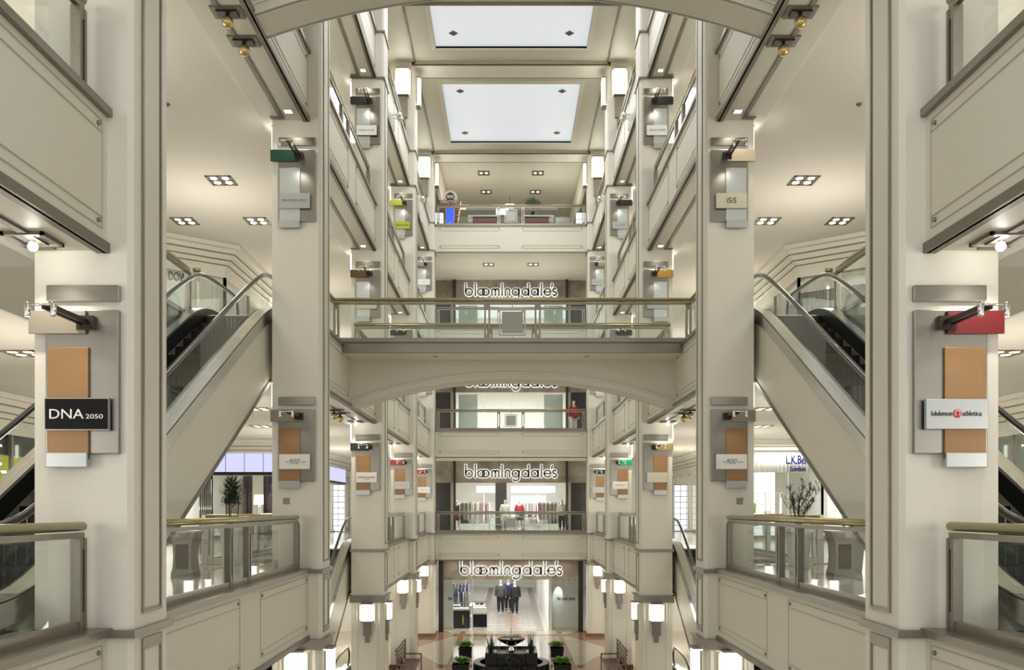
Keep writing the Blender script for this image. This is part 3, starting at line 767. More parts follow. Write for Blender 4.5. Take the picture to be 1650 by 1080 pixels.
RO = ['first', 'second', 'third', 'fourth', 'fifth', 'sixth', 'seventh']
for s in (-1, 1):
    for i, (x, y) in enumerate(((7.05, 21.2), (7.05, 24.2), (9.05, 24.2))):
        downlight(s*x, y, F[5]-1.26, 'square four-lamp downlight over the %s upper escalator, %s of three' % (SIDE[s], ['single nearer one', 'inner farther one', 'outer farther one'][i]))
    for i, (x, y) in enumerate(((8.6, 15.4), (6.95, 24.0), (8.3, 29.0), (8.0, 32.5))):
        downlight(s*x, y, F[4]-1.26, 'square four-lamp downlight in eye-level floor ceiling, %s side, %s in depth' % (SIDE[s], RO[i]))
for lv, rows in ((6, ((46.9, 1.45), (49.7, 1.4))), (5, ((47.2, 1.2),))):
    for j, (y, x) in enumerate(rows):
        for s in (-1, 1):
            downlight(s*x, y, (ZC if lv == 6 else F[6]-1.26), 'twin downlight over the far end gallery, %s, %s %s' % (LVN[lv], ['nearer', 'farther'][j], SIDE[s]), False)
k = 0
for s in (-1, 1):
    for (x, y, z, w_) in ((6.8, 17.2, F[5]-1.26, 'near the crown above the upper escalator'), (8.2, 20, F[5]-1.26, 'amid the downlights of the upper corridor'), (6.6, 27.5, F[5]-1.26, 'by the bulkhead of the upper corridor'), (6.6, 30, F[4]-1.26, 'in the eye-level corridor ceiling'), (9.0, 17.5, F[4]-1.26, 'near frame edge in the eye-level ceiling')):
        tag(MB().lathe([(.06, 0), (.05, -.02), (.02, -.05)], (0, 0, 0), 10).build('sprinkler_head', 'trim_strip'), 'small dark sprinkler head %s, %s side' % (w_, SIDE[s]), 'sprinkler').location = (x*s, y, z)

# ------------------------------------------------------------------ department store portals
# outline letters built from arcs and stems; unit = x-height
def letter_paths():
    a = lambda cx, cz, r, t0, t1, n=22: [(cx+r*cos(radians(t0+(t1-t0)*i/n)), cz+r*sin(radians(t0+(t1-t0)*i/n))) for i in range(n+1)]
    r = .44; L = []
    L.append(('b', [[(.28, 1.6), (.28, .5)], a(.72, .5, r, 180, 540)]))
    L.append(('l', [[(1.55, 1.6), (1.55, .06)]]))
    L.append(('o', [a(2.3, .5, r, 0, 360)])); L.append(('o', [a(2.9, .5, r, 0, 360)]))
    L.append(('m', [[(3.72, .06), (3.72, .62)]+a(3.95, .68, .23, 180, 0, 12)+[(4.18, .06)], [(4.18, .68)]+a(4.41, .68, .23, 180, 0, 12)+[(4.64, .06)]]))
    L.append(('i', [[(5.06, 1.6), (5.06, .06)]]))
    L.append(('n', [[(5.5, .06), (5.5, .62)]+a(5.78, .66, .28, 180, 0, 12)+[(6.06, .06)]]))
    L.append(('g', [a(6.85, .5, r, 0, 360), [(7.29, .9), (7.29, -.02)]+a(6.85, -.02, r, 0, -140, 14)]))
    L.append(('d', [a(8.12, .5, r, 0, 360), [(8.56, 1.6), (8.56, .06)]]))
    L.append(('a', [a(9.35, .5, r, 0, 360), [(9.79, .94), (9.79, .06)]]))
    L.append(('l', [[(10.24, 1.6), (10.24, .06)]]))
    L.append(('e', [[(10.6, .5), (11.46, .5)]+a(11.03, .5, r, 0, 320)]))
    L.append(('apostrophe', [[(11.66, 1.55), (11.58, 1.2)]]))
    L.append(('s', [a(11.95, .72, .22, 40, 250, 12)+a(11.98, .26, .23, 80, -140, 12)]))
    return L
def stroke(mb, path, r, y0, y1, closed=False):
    n = len(path)
    d = 0
    for i in range(n-1):
        p, q = Vector(path[i]), Vector(path[i+1]); t = (q-p)
        if t.length < 1e-6: continue
        t.normalize(); nn = Vector((-t.y, t.x))*r; e = t*(r*.12)
        mb.poly([tuple(p-nn-e), tuple(q-nn+e), tuple(q+nn+e), tuple(p+nn-e)], 'y', y0, y1)
    for p in (path[0], path[-1]):
        mb.poly([(p[0]+r*cos(2*pi*i/12), p[1]+r*sin(2*pi*i/12)) for i in range(12)], 'y', y0, y1)
def store_letters(y, zb, width, label):
    u = width/12.4
    t = root('store_lettering', label, 'sign', (-width/2, y, zb), 0, 'lit store name signs')
    for nme, paths in letter_paths():
        h = MB(); fc = MB()
        for P in paths:
            Q = [(x*u, z*u) for x, z in P]; stroke(h, Q, .18*u, -.05, 0); stroke(fc, Q, .125*u, -.10, -.05)
        o = h.build('letter_glow', 'halo', t); fc.build('letter_face', 'letter_grey', o)
    return t
def portal(lv, y, ph, xp, dep):
    f = F[lv]; c = f+(3.96 if lv > 2 else 3.82)
    zb = f+2.72
    o = struct(MB().box(-xp, xp, y-.12, y+.15, zb, c), 'wall_back', 'portal_stone')
    if lv > 2:
        MB().box(-4.35, -xp-.1, y, y+.15, zb, c).box(4.35, xp+.1, y, y+.15, zb, c).build('side_panel', 'portal_stone', o)
        MB().box(-4.35, -xp-.3, y+.05, y+.15, f, zb).box(4.35, xp+.3, y+.05, y+.15, f, zb).build('dark_side_panel', 'dark_panel', o)
        MB().box(-xp-.30, -xp-.12, y-.02, y+.15, f, zb).box(xp+.3, xp+.12, y-.02, y+.15, f, zb).build('side_jamb', 'steel', o)
    pw = .12 if lv > 2 else .24
    MB().box(-xp-pw, -xp, y-.25, y+.1, f, c).box(xp, xp+pw, y-.25, y+.1, f, c).build('bronze_pier', 'dark_bronze', o)
    g = MB(); ms = MB()
    if lv > 2:
        g.box(-xp, xp, y+.0, y+.02, f, zb)
        for x in (-1.55, 0, 1.55): ms.box(x-.015, x+.015, y-.02, y+.03, f, zb)
        for x in (-.1, .1): ms.box(x-.012, x+.012, y-.06, y-.03, f+.8, f+1.4)
    else:
        g.box(-xp, -2.0, y, y+.02, f, zb); g.box(2.0, xp, y, y+.02, f, zb); g.box(-2.0, 2.0, y+.0, y+.02, f+2.5, zb)
        for x in (-2.0, 2.0): ms.box(x-.02, x+.02, y-.02, y+.03, f, zb)
    w = struct(g, 'window_%d' % (lv+20), 'glass'); ms.build('window_frame', 'chrome', w)
    # room
    Y1 = y+dep
    r = MB().box(-7, 7, Y1, Y1+.15, f, c).box(-7, -6.85, y+.2, Y1, f, c).box(6.85, 7, y+.2, Y1, f, c)
    struct(r, 'wall_back', 'wall_white')
    if lv == 2:
        struct(MB().box(-7, 7, y+.2, Y1, c, c+.1), 'ceiling', 'wall_white'); struct(MB().box(-7, 7, 46, Y1, -.3, 0), 'floor', 'shop_floor')
portal(2, 45.9, 3.8, 3.53, 26); portal(3, 50.5, 3.9, 3.17, 10); portal(4, 50.5, 3.9, 3.17, 10); portal(5, 50.5, 3.9, 3.17, 10)
for lv, y, zb, w_ in ((2, 45.75, 2.98, 5.45), (3, 50.35, F[3]+3.02, 5.42), (4, 50.35, F[4]+3.02, 5.42), (5, 50.35, F[5]+3.02, 5.42)):
    store_letters(y, zb, w_, 'halo-lit rounded store name letters over the entrance, %s' % LVN[lv])
lamp('AREA', (0, 47.3, 3.72), 130, (1, .98, .95), 6, 1.2, name='shop_light'); lamp('AREA', (0, 52, 3.7), 230, (1, .97, .92), 8, 8, name='shop_light'); lamp('AREA', (0, 63, 3.7), 200, (1, .97, .92), 8, 9, name='shop_light')
lamp('AREA', (0, 54.5, F[3]+3.8), 340, (1, .96, .88), 8, 5, name='shop_light'); lamp('AREA', (0, 54.5, F[4]+3.8), 520, (1, .99, .95), 8, 5, name='shop_light')
lamp('AREA', (0, 54.5, F[5]+3.8), 560, (1, .99, .95), 8, 5, name='shop_light')


# ------------------------------------------------------------------ mannequins, garments, racks
def skin_mesh(name, joints, edges, radii, mat, lvl=1):
    me = bpy.data.meshes.new('tmp'); me.from_pydata(joints, edges, []); o = bpy.data.objects.new('tmp', me); C.objects.link(o)
    sk = o.modifiers.new('s', 'SKIN'); sd = o.modifiers.new('d', 'SUBSURF'); sd.levels = lvl; sd.render_levels = lvl
    for i, v in enumerate(me.skin_vertices[0].data): v.radius = radii[i] if isinstance(radii[i], tuple) else (radii[i], radii[i])
    me.skin_vertices[0].data[0].use_root = True
    r = bpy.data.meshes.new_from_object(o.evaluated_get(bpy.context.evaluated_depsgraph_get()))
    bpy.data.objects.remove(o); bpy.data.meshes.remove(me)
    r.name = name; r.materials.clear(); r.materials.append(M[mat])
    for p in r.polygons: p.use_smooth = True
    return r
def mannequin(label, loc, rz, top, bottom, skin='skin', skirt=False, group='mannequins', scale=1.0):
    t = root('mannequin', label, 'mannequin', loc, rz, group); t.scale = (scale,)*3
    def put(nm, *a):
        o = bpy.data.objects.new(nm, skin_mesh(nm, *a)); C.objects.link(o); o.parent = t
    J = [(0, 0, .95), (0, 0, 1.12), (0, -.01, 1.34), (0, 0, 1.47), (0, -.01, 1.55), (0, -.02, 1.65), (0, -.015, 1.76)]
    Rr = [(.15, .1), (.13, .09), (.16, .1), (.07, .06), (.055, .055), (.085, .1), (.07, .08)]
    Ed = [(0, 1), (1, 2), (2, 3), (3, 4), (4, 5), (5, 6)]
    for sx in (-1, 1):
        k = len(J); J += [(sx*.19, 0, 1.42), (sx*.25, .01, 1.13), (sx*.27, -.06, .88), (sx*.27, -.09, .77)]
        Rr += [.058, .046, .036, .034]; Ed += [(2, k), (k, k+1), (k+1, k+2), (k+2, k+3)]
        k = len(J); J += [(sx*.09, 0, .86), (sx*.10, -.01, .48), (sx*.105, .02, .1), (sx*.11, -.12, .04)]
        Rr += [(.085, .09), .058, .042, (.045, .035)]; Ed += [(0, k), (k, k+1), (k+1, k+2), (k+2, k+3)]
    put('body', J, Ed, Rr, skin)
    J = [(0, 0, .74), (0, 0, .98), (0, 0, 1.16), (0, -.01, 1.38)]; Rr = [(.235, .18), (.225, .175), (.20, .155), (.235, .15)]; Ed = [(0, 1), (1, 2), (2, 3)]
    for sx in (-1, 1):
        k = len(J); J += [(sx*.2, 0, 1.42), (sx*.262, .01, 1.13), (sx*.282, -.055, .86)]; Rr += [.09, .078, .064]; Ed += [(3, k), (k, k+1), (k+1, k+2)]
    put('jacket', J, Ed, Rr, top)
    if skirt: MB().lathe([(.17, 1.0), (.22, .8), (.29, .5)], (0, 0, 0), 18).build('skirt', bottom, t)
    else:
        J = [(0, 0, .93)]; Rr = [(.19, .15)]; Ed = []
        for sx in (-1, 1):
            k = len(J); J += [(sx*.10, 0, .80), (sx*.108, -.01, .46), (sx*.11, .01, .08)]; Rr += [.125, .098, .08]; Ed += [(0, k), (k, k+1), (k+1, k+2)]
        put('trousers', J, Ed, Rr, bottom)
        for sx in (-1, 1): MB().box(sx*.06, sx*.16, -.19, .07, .02, .09).build('shoe', 'black', t, .02)
    MB().lathe([(.2, 0), (.2, .02)], (0, 0, 0), 18).build('stand_base', 'chrome', t)
    return t
mannequin('suited figure in grey jacket and dark trousers on the shop aisle, left one', (-.62, 54.4, 0), pi, 'suit_grey', 'suit_dark', scale=1.15)
mannequin('suited figure in charcoal jacket and trousers on the shop aisle, right one', (.25, 53.6, 0), pi, 'suit_dark', 'suit_dark', scale=1.15)
mannequin('figure in navy coat with bare white arm, between the two suited figures', (-.15, 55.4, 0), 0, 'navy', 'suit_dark', scale=1.15)
mannequin('figure in lilac shirt by the menswear rails', (-3.0, 58, 0), .3, 'cloth_blue', 'suit_dark')
mannequin('figure in red top behind the far rail of the footbridge floor', (3.35, 46.6, F[4]), .4, 'cloth_red', 'cloth_white')
mannequin('figure in white dress left of the tables in womenswear shop', (-.35, 53.4, F[3]), .2, 'cloth_white', 'cloth_white', skirt=True)
mannequin('figure in red top by the womenswear tables', (.55, 54.6, F[3]), -.2, 'cloth_red', 'cloth_black', skirt=True)
mannequin('figure in white blouse beside the right womenswear rails', (3.0, 51.15, F[3]), 0, 'cloth_white', 'cloth_black')
mannequin('figure in dark dress beside the left womenswear rails', (-3.3, 53.6, F[3]), 0, 'cloth_black', 'cloth_maroon', skirt=True)
def garment_mesh(mat, L):
    m_ = MB()
    pr = [(-.20, 0), (-.07, .07), (.07, .07), (.20, 0), (.23, -.45), (.16, -.46), (.15, -.16), (.17, -L), (-.17, -L), (-.15, -.16), (-.16, -.46), (-.23, -.45)]
    m_.poly([(x, z-.1) for x, z in pr], 'x', -.015, .015)
    return m_.mesh('garment', mat)
GC = {}
def rack(x, y, z, n_, mats, label, L=.85, rz=0):
    t = root('clothes_rail', label, 'clothes rail', (x, y, z), rz, 'clothes rails')
    w = n_*.07/2+.08
    MB().tube([(-w, 0, 0), (-w, 0, 1.62), (w, 0, 1.62), (w, 0, 0)], .014, 6).build('frame', 'chrome', t)
    MB().box(-w-.02, -w+.02, -.25, .25, 0, .03).box(w-.02, w+.02, -.25, .25, 0, .03).build('foot', 'chrome', t)
    for i in range(n_):
        mt = mats[i % len(mats)] if random.random() < .8 else random.choice(mats)
        if (mt, L) not in GC: GC[(mt, L)] = garment_mesh(mt, L)
        g_ = bpy.data.objects.new('garment', GC[(mt, L)]); C.objects.link(g_)
        a = (i-(n_-1)/2)*.07; g_.location = (x+a*cos(rz), y+a*sin(rz), z+1.615); g_.rotation_euler = (0, 0, rz+random.uniform(-.05, .05))
        tag(g_, 'garment hanging on the '+label.split(' rail')[0].replace('chrome ', '')+' rail', 'garment', 'garments on the '+label[:40])
D, Ol, Wh, Br, Mr = 'cloth_black', 'cloth_olive', 'cloth_white', 'cloth_brown', 'cloth_maroon'
rack(-2.5, 52.6, F[3], 14, [Ol, Br, Ol, D], 'olive and brown coats rail at left of the womenswear shop', 1.2)
rack(-1.65, 53.4, F[3], 9, [Mr, 'cloth_red', Mr, D], 'maroon and red clothes rail left of the womenswear centre', 1.2)
rack(2.35, 52.6, F[3], 13, [D, Ol, D, Br], 'dark coats rail at right of the womenswear shop', 1.2)
rack(2.7, 54.2, F[3], 12, ['suit_grey', D, Wh], 'grey and white clothes rail in the right womenswear corner', 1.2)
rack(1.5, 54.0, F[3], 10, [Br, 'cloth_pink', Mr], 'brown and pink clothes rail right of the womenswear centre', 1.2)
rack(-2.8, 54.8, F[3], 12, [Wh, 'suit_grey', Wh], 'pale clothes rail deep at left in the womenswear shop', 1.2)
rack(-2.6, 51.6, F[3], 9, [Ol, D, Wh], 'short olive and white clothes rail by the left womenswear glass', .95)
rack(-1.9, 55.6, F[3], 12, ['cloth_pink', Mr, D], 'pink and maroon clothes rail deep at centre left in womenswear', 1.0)
rack(1.9, 51.6, F[3], 9, [Mr, 'cloth_red', Br], 'short red and brown clothes rail by the right womenswear glass', .95)
rack(2.2, 55.8, F[3], 14, [Wh, D, Br, 'suit_grey'], 'mixed clothes rail deep at right in womenswear', 1.0)
rack(.9, 56.4, F[3], 10, ['cloth_blue', Wh, D], 'blue and white clothes rail deep at centre in womenswear', 1.0)
rack(-3.2, 51.0, 0, 16, [D, 'navy', Wh, 'suit_grey'], 'navy and black jackets rail in menswear, front one', .75)
rack(-3.2, 53.5, 0, 16, [D, 'cloth_blue', 'suit_grey'], 'blue and black clothes rail in menswear, second one', .75)
rack(-3.3, 56.5, 0, 18, ['suit_grey', D, Wh], 'grey and black suits rail in menswear, rear one', .75)
def table(x, y, z, w, d, h, label, top, body, items=()):
    t = root('display_table', label, 'table', (x, y, z), 0, 'shop display tables')
    MB().box(-w/2, w/2, -d/2, d/2, h-.05, h).build('table_top', top, t)
    for sx in (-1, 1):
        for sy in (-1, 1): MB().box(sx*(w/2-.05), sx*(w/2-.0), sy*(d/2-.05), sy*(d/2), 0, h-.05).build('leg', body, t)
    MB().box(-w/2+.05, w/2-.05, -d/2+.05, d/2-.05, h*.35, h*.35+.03).build('shelf', top, t)
    for i, mt in enumerate(items):
        o = MB().box(-.11, .11, -.16, .16, 0, .03).box(-.10, .10, -.15, .15, .03, .06).box(-.105, .105, -.155, .155, .06, .1).build('folded_clothes', mt, None, .008)
        o.location = (x-w/2+.2+i*(w-.4)/max(1, len(items)-1), y, z+h)
        tag(o, 'folded stack of clothes on the '+' '.join(label.split()[:6]), 'clothes', 'folded clothes on the '+' '.join(label.split()[:4]))
table(.95, 52.2, F[3], 1.5, .8, .75, 'pale display table with folded clothes in the womenswear shop', 'beige', 'chrome', ('cloth_white', 'cloth_pink', 'cloth_black', 'cloth_red'))
table(-.9, 52.0, F[3], .8, .7, .75, 'small white display table left of the womenswear centre', 'white_plate', 'chrome', ('cloth_white', 'suit_grey'))
table(-1.9, 49.6, 0, .9, .8, 1.0, 'white topped display table with glass case in menswear', 'white_plate', 'black', ('cloth_white', 'suit_grey', 'cloth_black'))
for i, (x, w_) in enumerate(((-2.85, .98), (-1.85, .8))):
    t = root('display_plinth', 'black display plinth with white case on top, menswear entrance, %s one' % ['wider', 'narrower'][i], 'display case', (x+.15, 47.4+i*.4, 0), 0, 'black display plinths')
    MB().box(-w_/2, w_/2, -.3, .3, 0, .95-.25*i).build('plinth', 'black_gloss', t)
    MB().box(-w_/2, w_/2, -.3, .3, .95-.25*i, 1.35).build('glass_case', 'glass', t)
    MB().box(-w_/2+.05, w_/2-.05, -.2, .2, .95-.25*i, 1.06).build('display_pad', 'white_plate', t)
    if i == 0: MB().lathe([(.05, 0), (.035, .1), (.06, .25), (.03, .42), (.045, .5)], (.12, -.31, .2), 10).build('figure_relief', 'gold', t)
sh = root('shelving', 'low white shelving with folded shirts at left of menswear', 'shelving', (-3.15, 48.4, 0))
MB().box(-.35, .35, .25, .3, 0, 1.1).box(-.37, -.35, -.2, .3, 0, 1.1).box(.35, .37, -.2, .3, 0, 1.1).build('frame', 'white_plate', sh)
for z in (.05, .4, .75, 1.08): MB().box(-.35, .35, -.2, .25, z, z+.03).build('shelf', 'white_plate', sh)
# menswear aisle and screens
ai = MB()
ai.box(-1.35, 1.35, 46.2, 71, 0, .006)
struct(ai, 'floor', 'shop_floor')
ab = MB().box(-1.75, -1.35, 46.2, 71, 0, .008).box(1.35, 1.75, 46.2, 71, 0, .008)
struct(ab, 'floor', 'stone_grey')
struct(MB().box(-.27, .27, 47, 71, .006, .011), 'floor', 'aisle_pink')
jn = MB()
for i in range(22): jn.box(-1.35, 1.35, 46.9+i*1.1, 46.95+i*1.1, .006, .013)
struct(jn, 'floor', 'taupe')
sq = MB()
for i in range(11):
    for x in (-.55, .55): sq.box(x-.13, x+.13, 47.45+i*2.2, 47.75+i*2.2, .006, .012)
struct(sq, 'floor', 'taupe')
rp = root('display_screen', 'pale grey display screen with black lettering, right of the menswear entrance', 'screen', (2.92, 46.6, 0))
rpb = MB().box(-.72, .72, 0, .1, .15, 2.72).build('screen_panel', 'porcelain', rp)
text_mesh("the men's store", .98, .2, 'lettering', 'black', rpb, (.02, -.006, 1.67), bold=.02)
MB().box(-.76, .76, -.02, .12, 0, .15).build('base', 'beige', rp)
for x in (-.5, -.15, .15, .5):
    t = root('track_light', 'small track light above the pale screen, %s from its left edge' % RO[[-.5, -.15, .15, .5].index(x)], 'spotlight', (2.92+x, 46.35, 2.72), 0, 'track lights at the menswear entrance')
    MB().lathe([(.03, 0), (.03, -.1)], (0, 0, 0), 8).build('lamp_head', 'black', t)
lamp('SPOT', (2.6, 46.2, 2.66), 45, (1, 1, 1), .03, rot=(radians(28), 0, radians(12)), spot=.7, name='track_lamp')
lp_ = root('display_screen', 'pale display screen at left edge of the menswear entrance', 'screen', (-3.35, 46.6, 0))
lpb = MB().box(-.3, .28, 0, .1, .15, 2.72).build('screen_panel', 'porcelain', lp_)
text_mesh("the", .22, .2, 'lettering', 'black', lpb, (.12, -.006, 1.67), bold=.02)
MB().box(-.32, .3, -.02, .12, 0, .15).build('base', 'beige', lp_)
struct(MB().box(2.02, 2.18, 46.4, 70, 0, 3.8), 'wall_right', 'wall_white')
# womenswear shop: centre pillar, side screens
struct(MB().box(-.95, -.25, 54.5, 55, F[3], F[3]+3.9), 'column', 'dark_bronze')['kind'] = 'structure'
lb = MB().box(-2.3, -.95, 58.9, 59, F[3]+2.3, F[3]+2.75).box(0, 3, 58.9, 59, F[3]+2.3, F[3]+2.75)
tag(lb.build('light_cove', 'white_glow'), 'glowing band above the shelves at the back of womenswear', 'light')
tag(MB().box(0, 2.4, 59.2, 59.3, F[3]+.5, F[3]+2.1).build('wall_panel', 'white_glow'), 'bright white lit panel at the back of womenswear', 'panel')
for s in (-1, 1):
    for lv in (4, 5):
        t = root('sliding_screen', 'tall pale screen panel inside the far shop, %s side, %s' % (SIDE[s], LVN[lv]), 'screen', (s*2.5, 51.3, F[lv]), 0, 'pale screens in the far shops')
        MB().box(-.55, .55, 0, .06, 0, 2.7).build('screen_panel', 'frosted', t)
for lv in (4, 5):
    for i in range(4):
        tag(MB().lathe([(.28, 0), (.26, -.06), (.1, -.09)], (0, 0, 0), 20).build('ceiling_lamp', 'store_glow'), 'round glowing ceiling lamp in the far shop, %s, %s from its left' % (LVN[lv], RO[i]), 'ceiling light', 'round lamps in the far shops').location = (-2.4+i*1.6, 52.8+(i % 2)*1.2, F[lv]+3.96)
for i in range(9):
    o = MB().box(-.5, .5, 0, .3, 0, .14).build('white_step', 'wall_white'); o.location = (2.0, 53.5+i*.3, F[4]+.14*i); tag(o, 'white stair step inside the far shop, footbridge floor', 'step', 'white stair in the far shop')
table(1.2, 53.2, F[5], 1.4, .7, .8, 'white display table at right in the upper far shop', 'white_plate', 'chrome', ('cloth_white', 'cloth_white'))
table(-1.6, 53.2, F[5], 1.4, .7, .8, 'white display table at left in the upper far shop', 'white_plate', 'chrome', ('cloth_white', 'cloth_white'))
mannequin('white figure with raised hem at left in the upper far shop', (-2.3, 52.4, F[5]), 0, 'cloth_white', 'cloth_white', skirt=True)
mannequin('white figure at right in the upper far shop', (2.4, 52.4, F[5]), 0, 'cloth_white', 'cloth_white')

# ------------------------------------------------------------------ top floor end gallery
f = F[6]
k = root('directory_kiosk', 'dark red tapered directory kiosk with blue screen and round 900 sign', 'kiosk', (-3.18, 45.95, f)); k.scale = (1.12, 1, 1.14)
MB().poly([(-.28, 0), (.28, 0), (.5, 1.5), (-.5, 1.5)], 'y', -.2, .2).build('body', 'maroon_stone', k)
tr = MB()
for z in (.3, .55, .8, 1.05): tr.box(-.3-z*.14, .3+z*.14, -.21, .21, z, z+.012)
tr.box(-.72, .72, -.26, .26, 1.2, 1.235); tr.build('band', 'brass', k)
cs = MB().box(-.22, .22, -.25, -.2, .08, 1.18).build('screen_frame', 'steel', k)
MB().box(-.17, .17, -.262, -.25, .16, 1.14).build('screen', 'screen_blue', cs)
MB().poly([(.33*cos(pi*i/16), 1.65+.33*sin(pi*i/16)) for i in range(17)]+[(-.33, 1.5), (.33, 1.5)], 'y', -.06, .06).build('arch_crest', 'cream_plate', k)
dc = MB().lathe([(.2, 0), (.2, -.04)], (0, -.06, 1.68), 24, 'y').build('round_sign', 'black', k)
text_mesh('900', .3, .15, 'lettering', 'white_ink', dc, (0, -.105, 1.68))
text_mesh('DIRECTORY', .85, .15, 'lettering', 'cream_plate', k, (0, -.22, 1.40), bold=.01)
cn = root('reception_counter', 'long maroon counter with white top behind the top floor rail', 'counter', (0, 46.2, f))
for s in (-1, 1):
    MB().box(s*.75, s*2.0, -.3, .3, .0, .86).build('counter_body', 'maroon_stone', cn)
    MB().poly([(s*.65, .865), (s*2.1, .865), (s*2.25, .78), (s*2.25, .93), (s*.65, .95)], 'y', -.4, .4).build('counter_top', 'frosted', cn)
for s in (-1, 1):
    lbx = root('light_cube', 'glowing white gridded light box at %s end of the top floor rail' % SIDE[s], 'light box', (3.62 if s > 0 else -3.74, 45.3, f))
    MB().box(-.24, .24, -.1, .1, 0, .85).build('box_body', 'white_glow', lbx); MB().box(-.25, .25, -.115, -.1, .24, .26).box(-.25, .25, -.115, -.1, .5, .52).box(-.01, .01, -.115, -.1, 0, .75).build('grid', 'steel', lbx)
mn = root('desk_monitor', 'bright wide monitor on the maroon counter', 'monitor', (-.45, 46.1, f+.955))
MB().box(-.33, .33, 0, .04, .1, .42).build('screen', 'white_glow', mn); MB().box(-.03, .03, 0, .1, 0, .1).build('stand', 'black', mn)
ex = root('exit_sign', 'small lit exit sign hanging from the top floor ceiling', 'exit sign', (-.05, 50.2, ZC-.62))
exb = MB().box(-.26, .26, 0, .08, -.12, .12).build('sign_box', 'white_glow', ex); text_mesh('EXIT', .3, .13, 'lettering', 'logo_red', exb, (0, -.006, 0)); MB().box(-.02, .02, .02, .06, .12, .6).build('hanger', 'pewter', ex)
MB().box(2.36, 3.1, 45.9, 45.98, f, f+.84).build('x', 'steel')
o = bpy.data.objects['x']; o.name = 'low_partition'; tag(o, 'low grey partition with dark top at back right of top floor', 'partition')

# ------------------------------------------------------------------ plants
def leaves(m_, n_, cx, cz, rx, rz, L, w, up=.3, base=None):
    for i in range(n_):
        th = random.uniform(0, 2*pi); ph = random.uniform(-.3, 1.3); rr = random.uniform(.2, 1)
        c = Vector((rx*rr*cos(th)*cos(ph), rx*rr*sin(th)*cos(ph), cz+rz*rr*sin(ph)))
        d = (Vector((cos(th), sin(th), up+random.uniform(-.3, .6)))).normalized()
        sd = d.cross(Vector((0, 0, 1))).normalized()*w*random.uniform(.6, 1.2); l = L*random.uniform(.6, 1.3)
        m_.quad(c, c+d*l*.5+sd, c+d*l, c+d*l*.5-sd)
def tall_planter(x, y, label, body='porcelain', w=.36, h=.84, plant='bamboo'):
    t = root('tall_planter', label.replace('plant', 'planter') if False else label, 'planter', (x, y, F[3]), 0, 'tall tapered planters')
    a, b_ = w*.36, w*.52
    m_ = MB(); kk = len(m_.v)
    prof = [(a, 0), (a*1.05, .03), (b_, h-.06), (b_*1.12, h-.06), (b_*1.12, h)]
    for (r0, z0), (r1, z1) in zip(prof[:-1], prof[1:]):
        for (ax, ay, bx, by) in ((-1, -1, 1, -1), (1, -1, 1, 1), (1, 1, -1, 1), (-1, 1, -1, -1)):
            m_.quad((ax*r0, ay*r0, z0), (bx*r0, by*r0, z0), (bx*r1, by*r1, z1), (ax*r1, ay*r1, z1))
    m_.quad((-b_, -b_, h-.02), (b_, -b_, h-.02), (b_, b_, h-.02), (-b_, b_, h-.02))
    m_.build('pot', body, t)
    random.seed(int(x*100))
    if plant == 'bamboo':
        st = MB()
        for i in range(9):
            a1 = random.uniform(0, 6.28); r1 = .09; H = random.uniform(.7, 1.05)
            st.tube([(r1*cos(a1), r1*sin(a1), h-.04), (1.4*r1*cos(a1), 1.4*r1*sin(a1), h+H*.6), (2*r1*cos(a1)+.03, 2*r1*sin(a1), h+H)], .008, 5, .003)
        st.build('stems', 'leaf_dark', t)
        lf = MB(); leaves(lf, 520, 0, h+.5, .22, .55, .13, .014, .8)
    else:
        st = MB(); tips = []
        for i in range(16):
            a1 = random.uniform(0, 6.28); sp_ = random.uniform(.1, .42); H = random.uniform(.35, .95)
            P = [(.02*cos(a1), .02*sin(a1), h-.04), (sp_*.4*cos(a1), sp_*.4*sin(a1), h+H*.55), (sp_*cos(a1)+.08, sp_*sin(a1), h+H)]
            st.tube(P, .008, 5, .003); tips.append(P)
        st.build('stems', 'leaf_dark', t); lf = MB()
        for P in tips:
            for j in range(26):
                u = random.random(); p = Vector(P[1]).lerp(Vector(P[2]), u); d = Vector((random.uniform(-1, 1), random.uniform(-1, 1), random.uniform(.1, 1.2))).normalized(); sd = d.cross(Vector((0, 0, 1))).normalized()*.009; l = .14
                lf.quad(p, p+d*l*.5+sd, p+d*l, p+d*l*.5-sd)
    lf.build('leaves', 'leaf_dark', t)
    return t
tall_planter(-5.62, 17.5, 'tall pale tapered planter of bamboo behind the left eye-level rail')
tall_planter(5.38, 16.5, 'tall pale tapered planter of feathery shrub behind the right rail', plant='shrub')
tall_planter(6.55, 16.9, 'grey tapered planter of thin shrub at right edge of the planter row', 'stone_grey', plant='shrub')
tall_planter(-6.85, 15.2, 'dark grey tapered planter beside the nearest left column', 'stone_grey', plant='shrub')
for s in (-1, 1):
    t = root('litter_bin', 'waisted grey pedestal bin with a dark square recess, %s side behind the rail' % SIDE[s], 'litter bin', (s*5.95, 15.9, F[3]), 0, 'waisted pedestal bins')
    m_ = MB(); P = [(.2, 0), (.2, .06), (.17, .14), (.155, .35), (.17, .6), (.22, .72), (.23, .78)]
    m_.poly([(x, z) for x, z in P]+[(-x, z) for x, z in reversed(P)], 'y', -.2, .2); m_.build('body', 'stone_grey', t)
    MB().box(-.11, .11, -.215, -.2, .14, .58).build('recess_panel', 'dark_bronze', t); MB().box(-.25, .25, -.22, .22, .78, .82).build('lid', 'pewter', t)
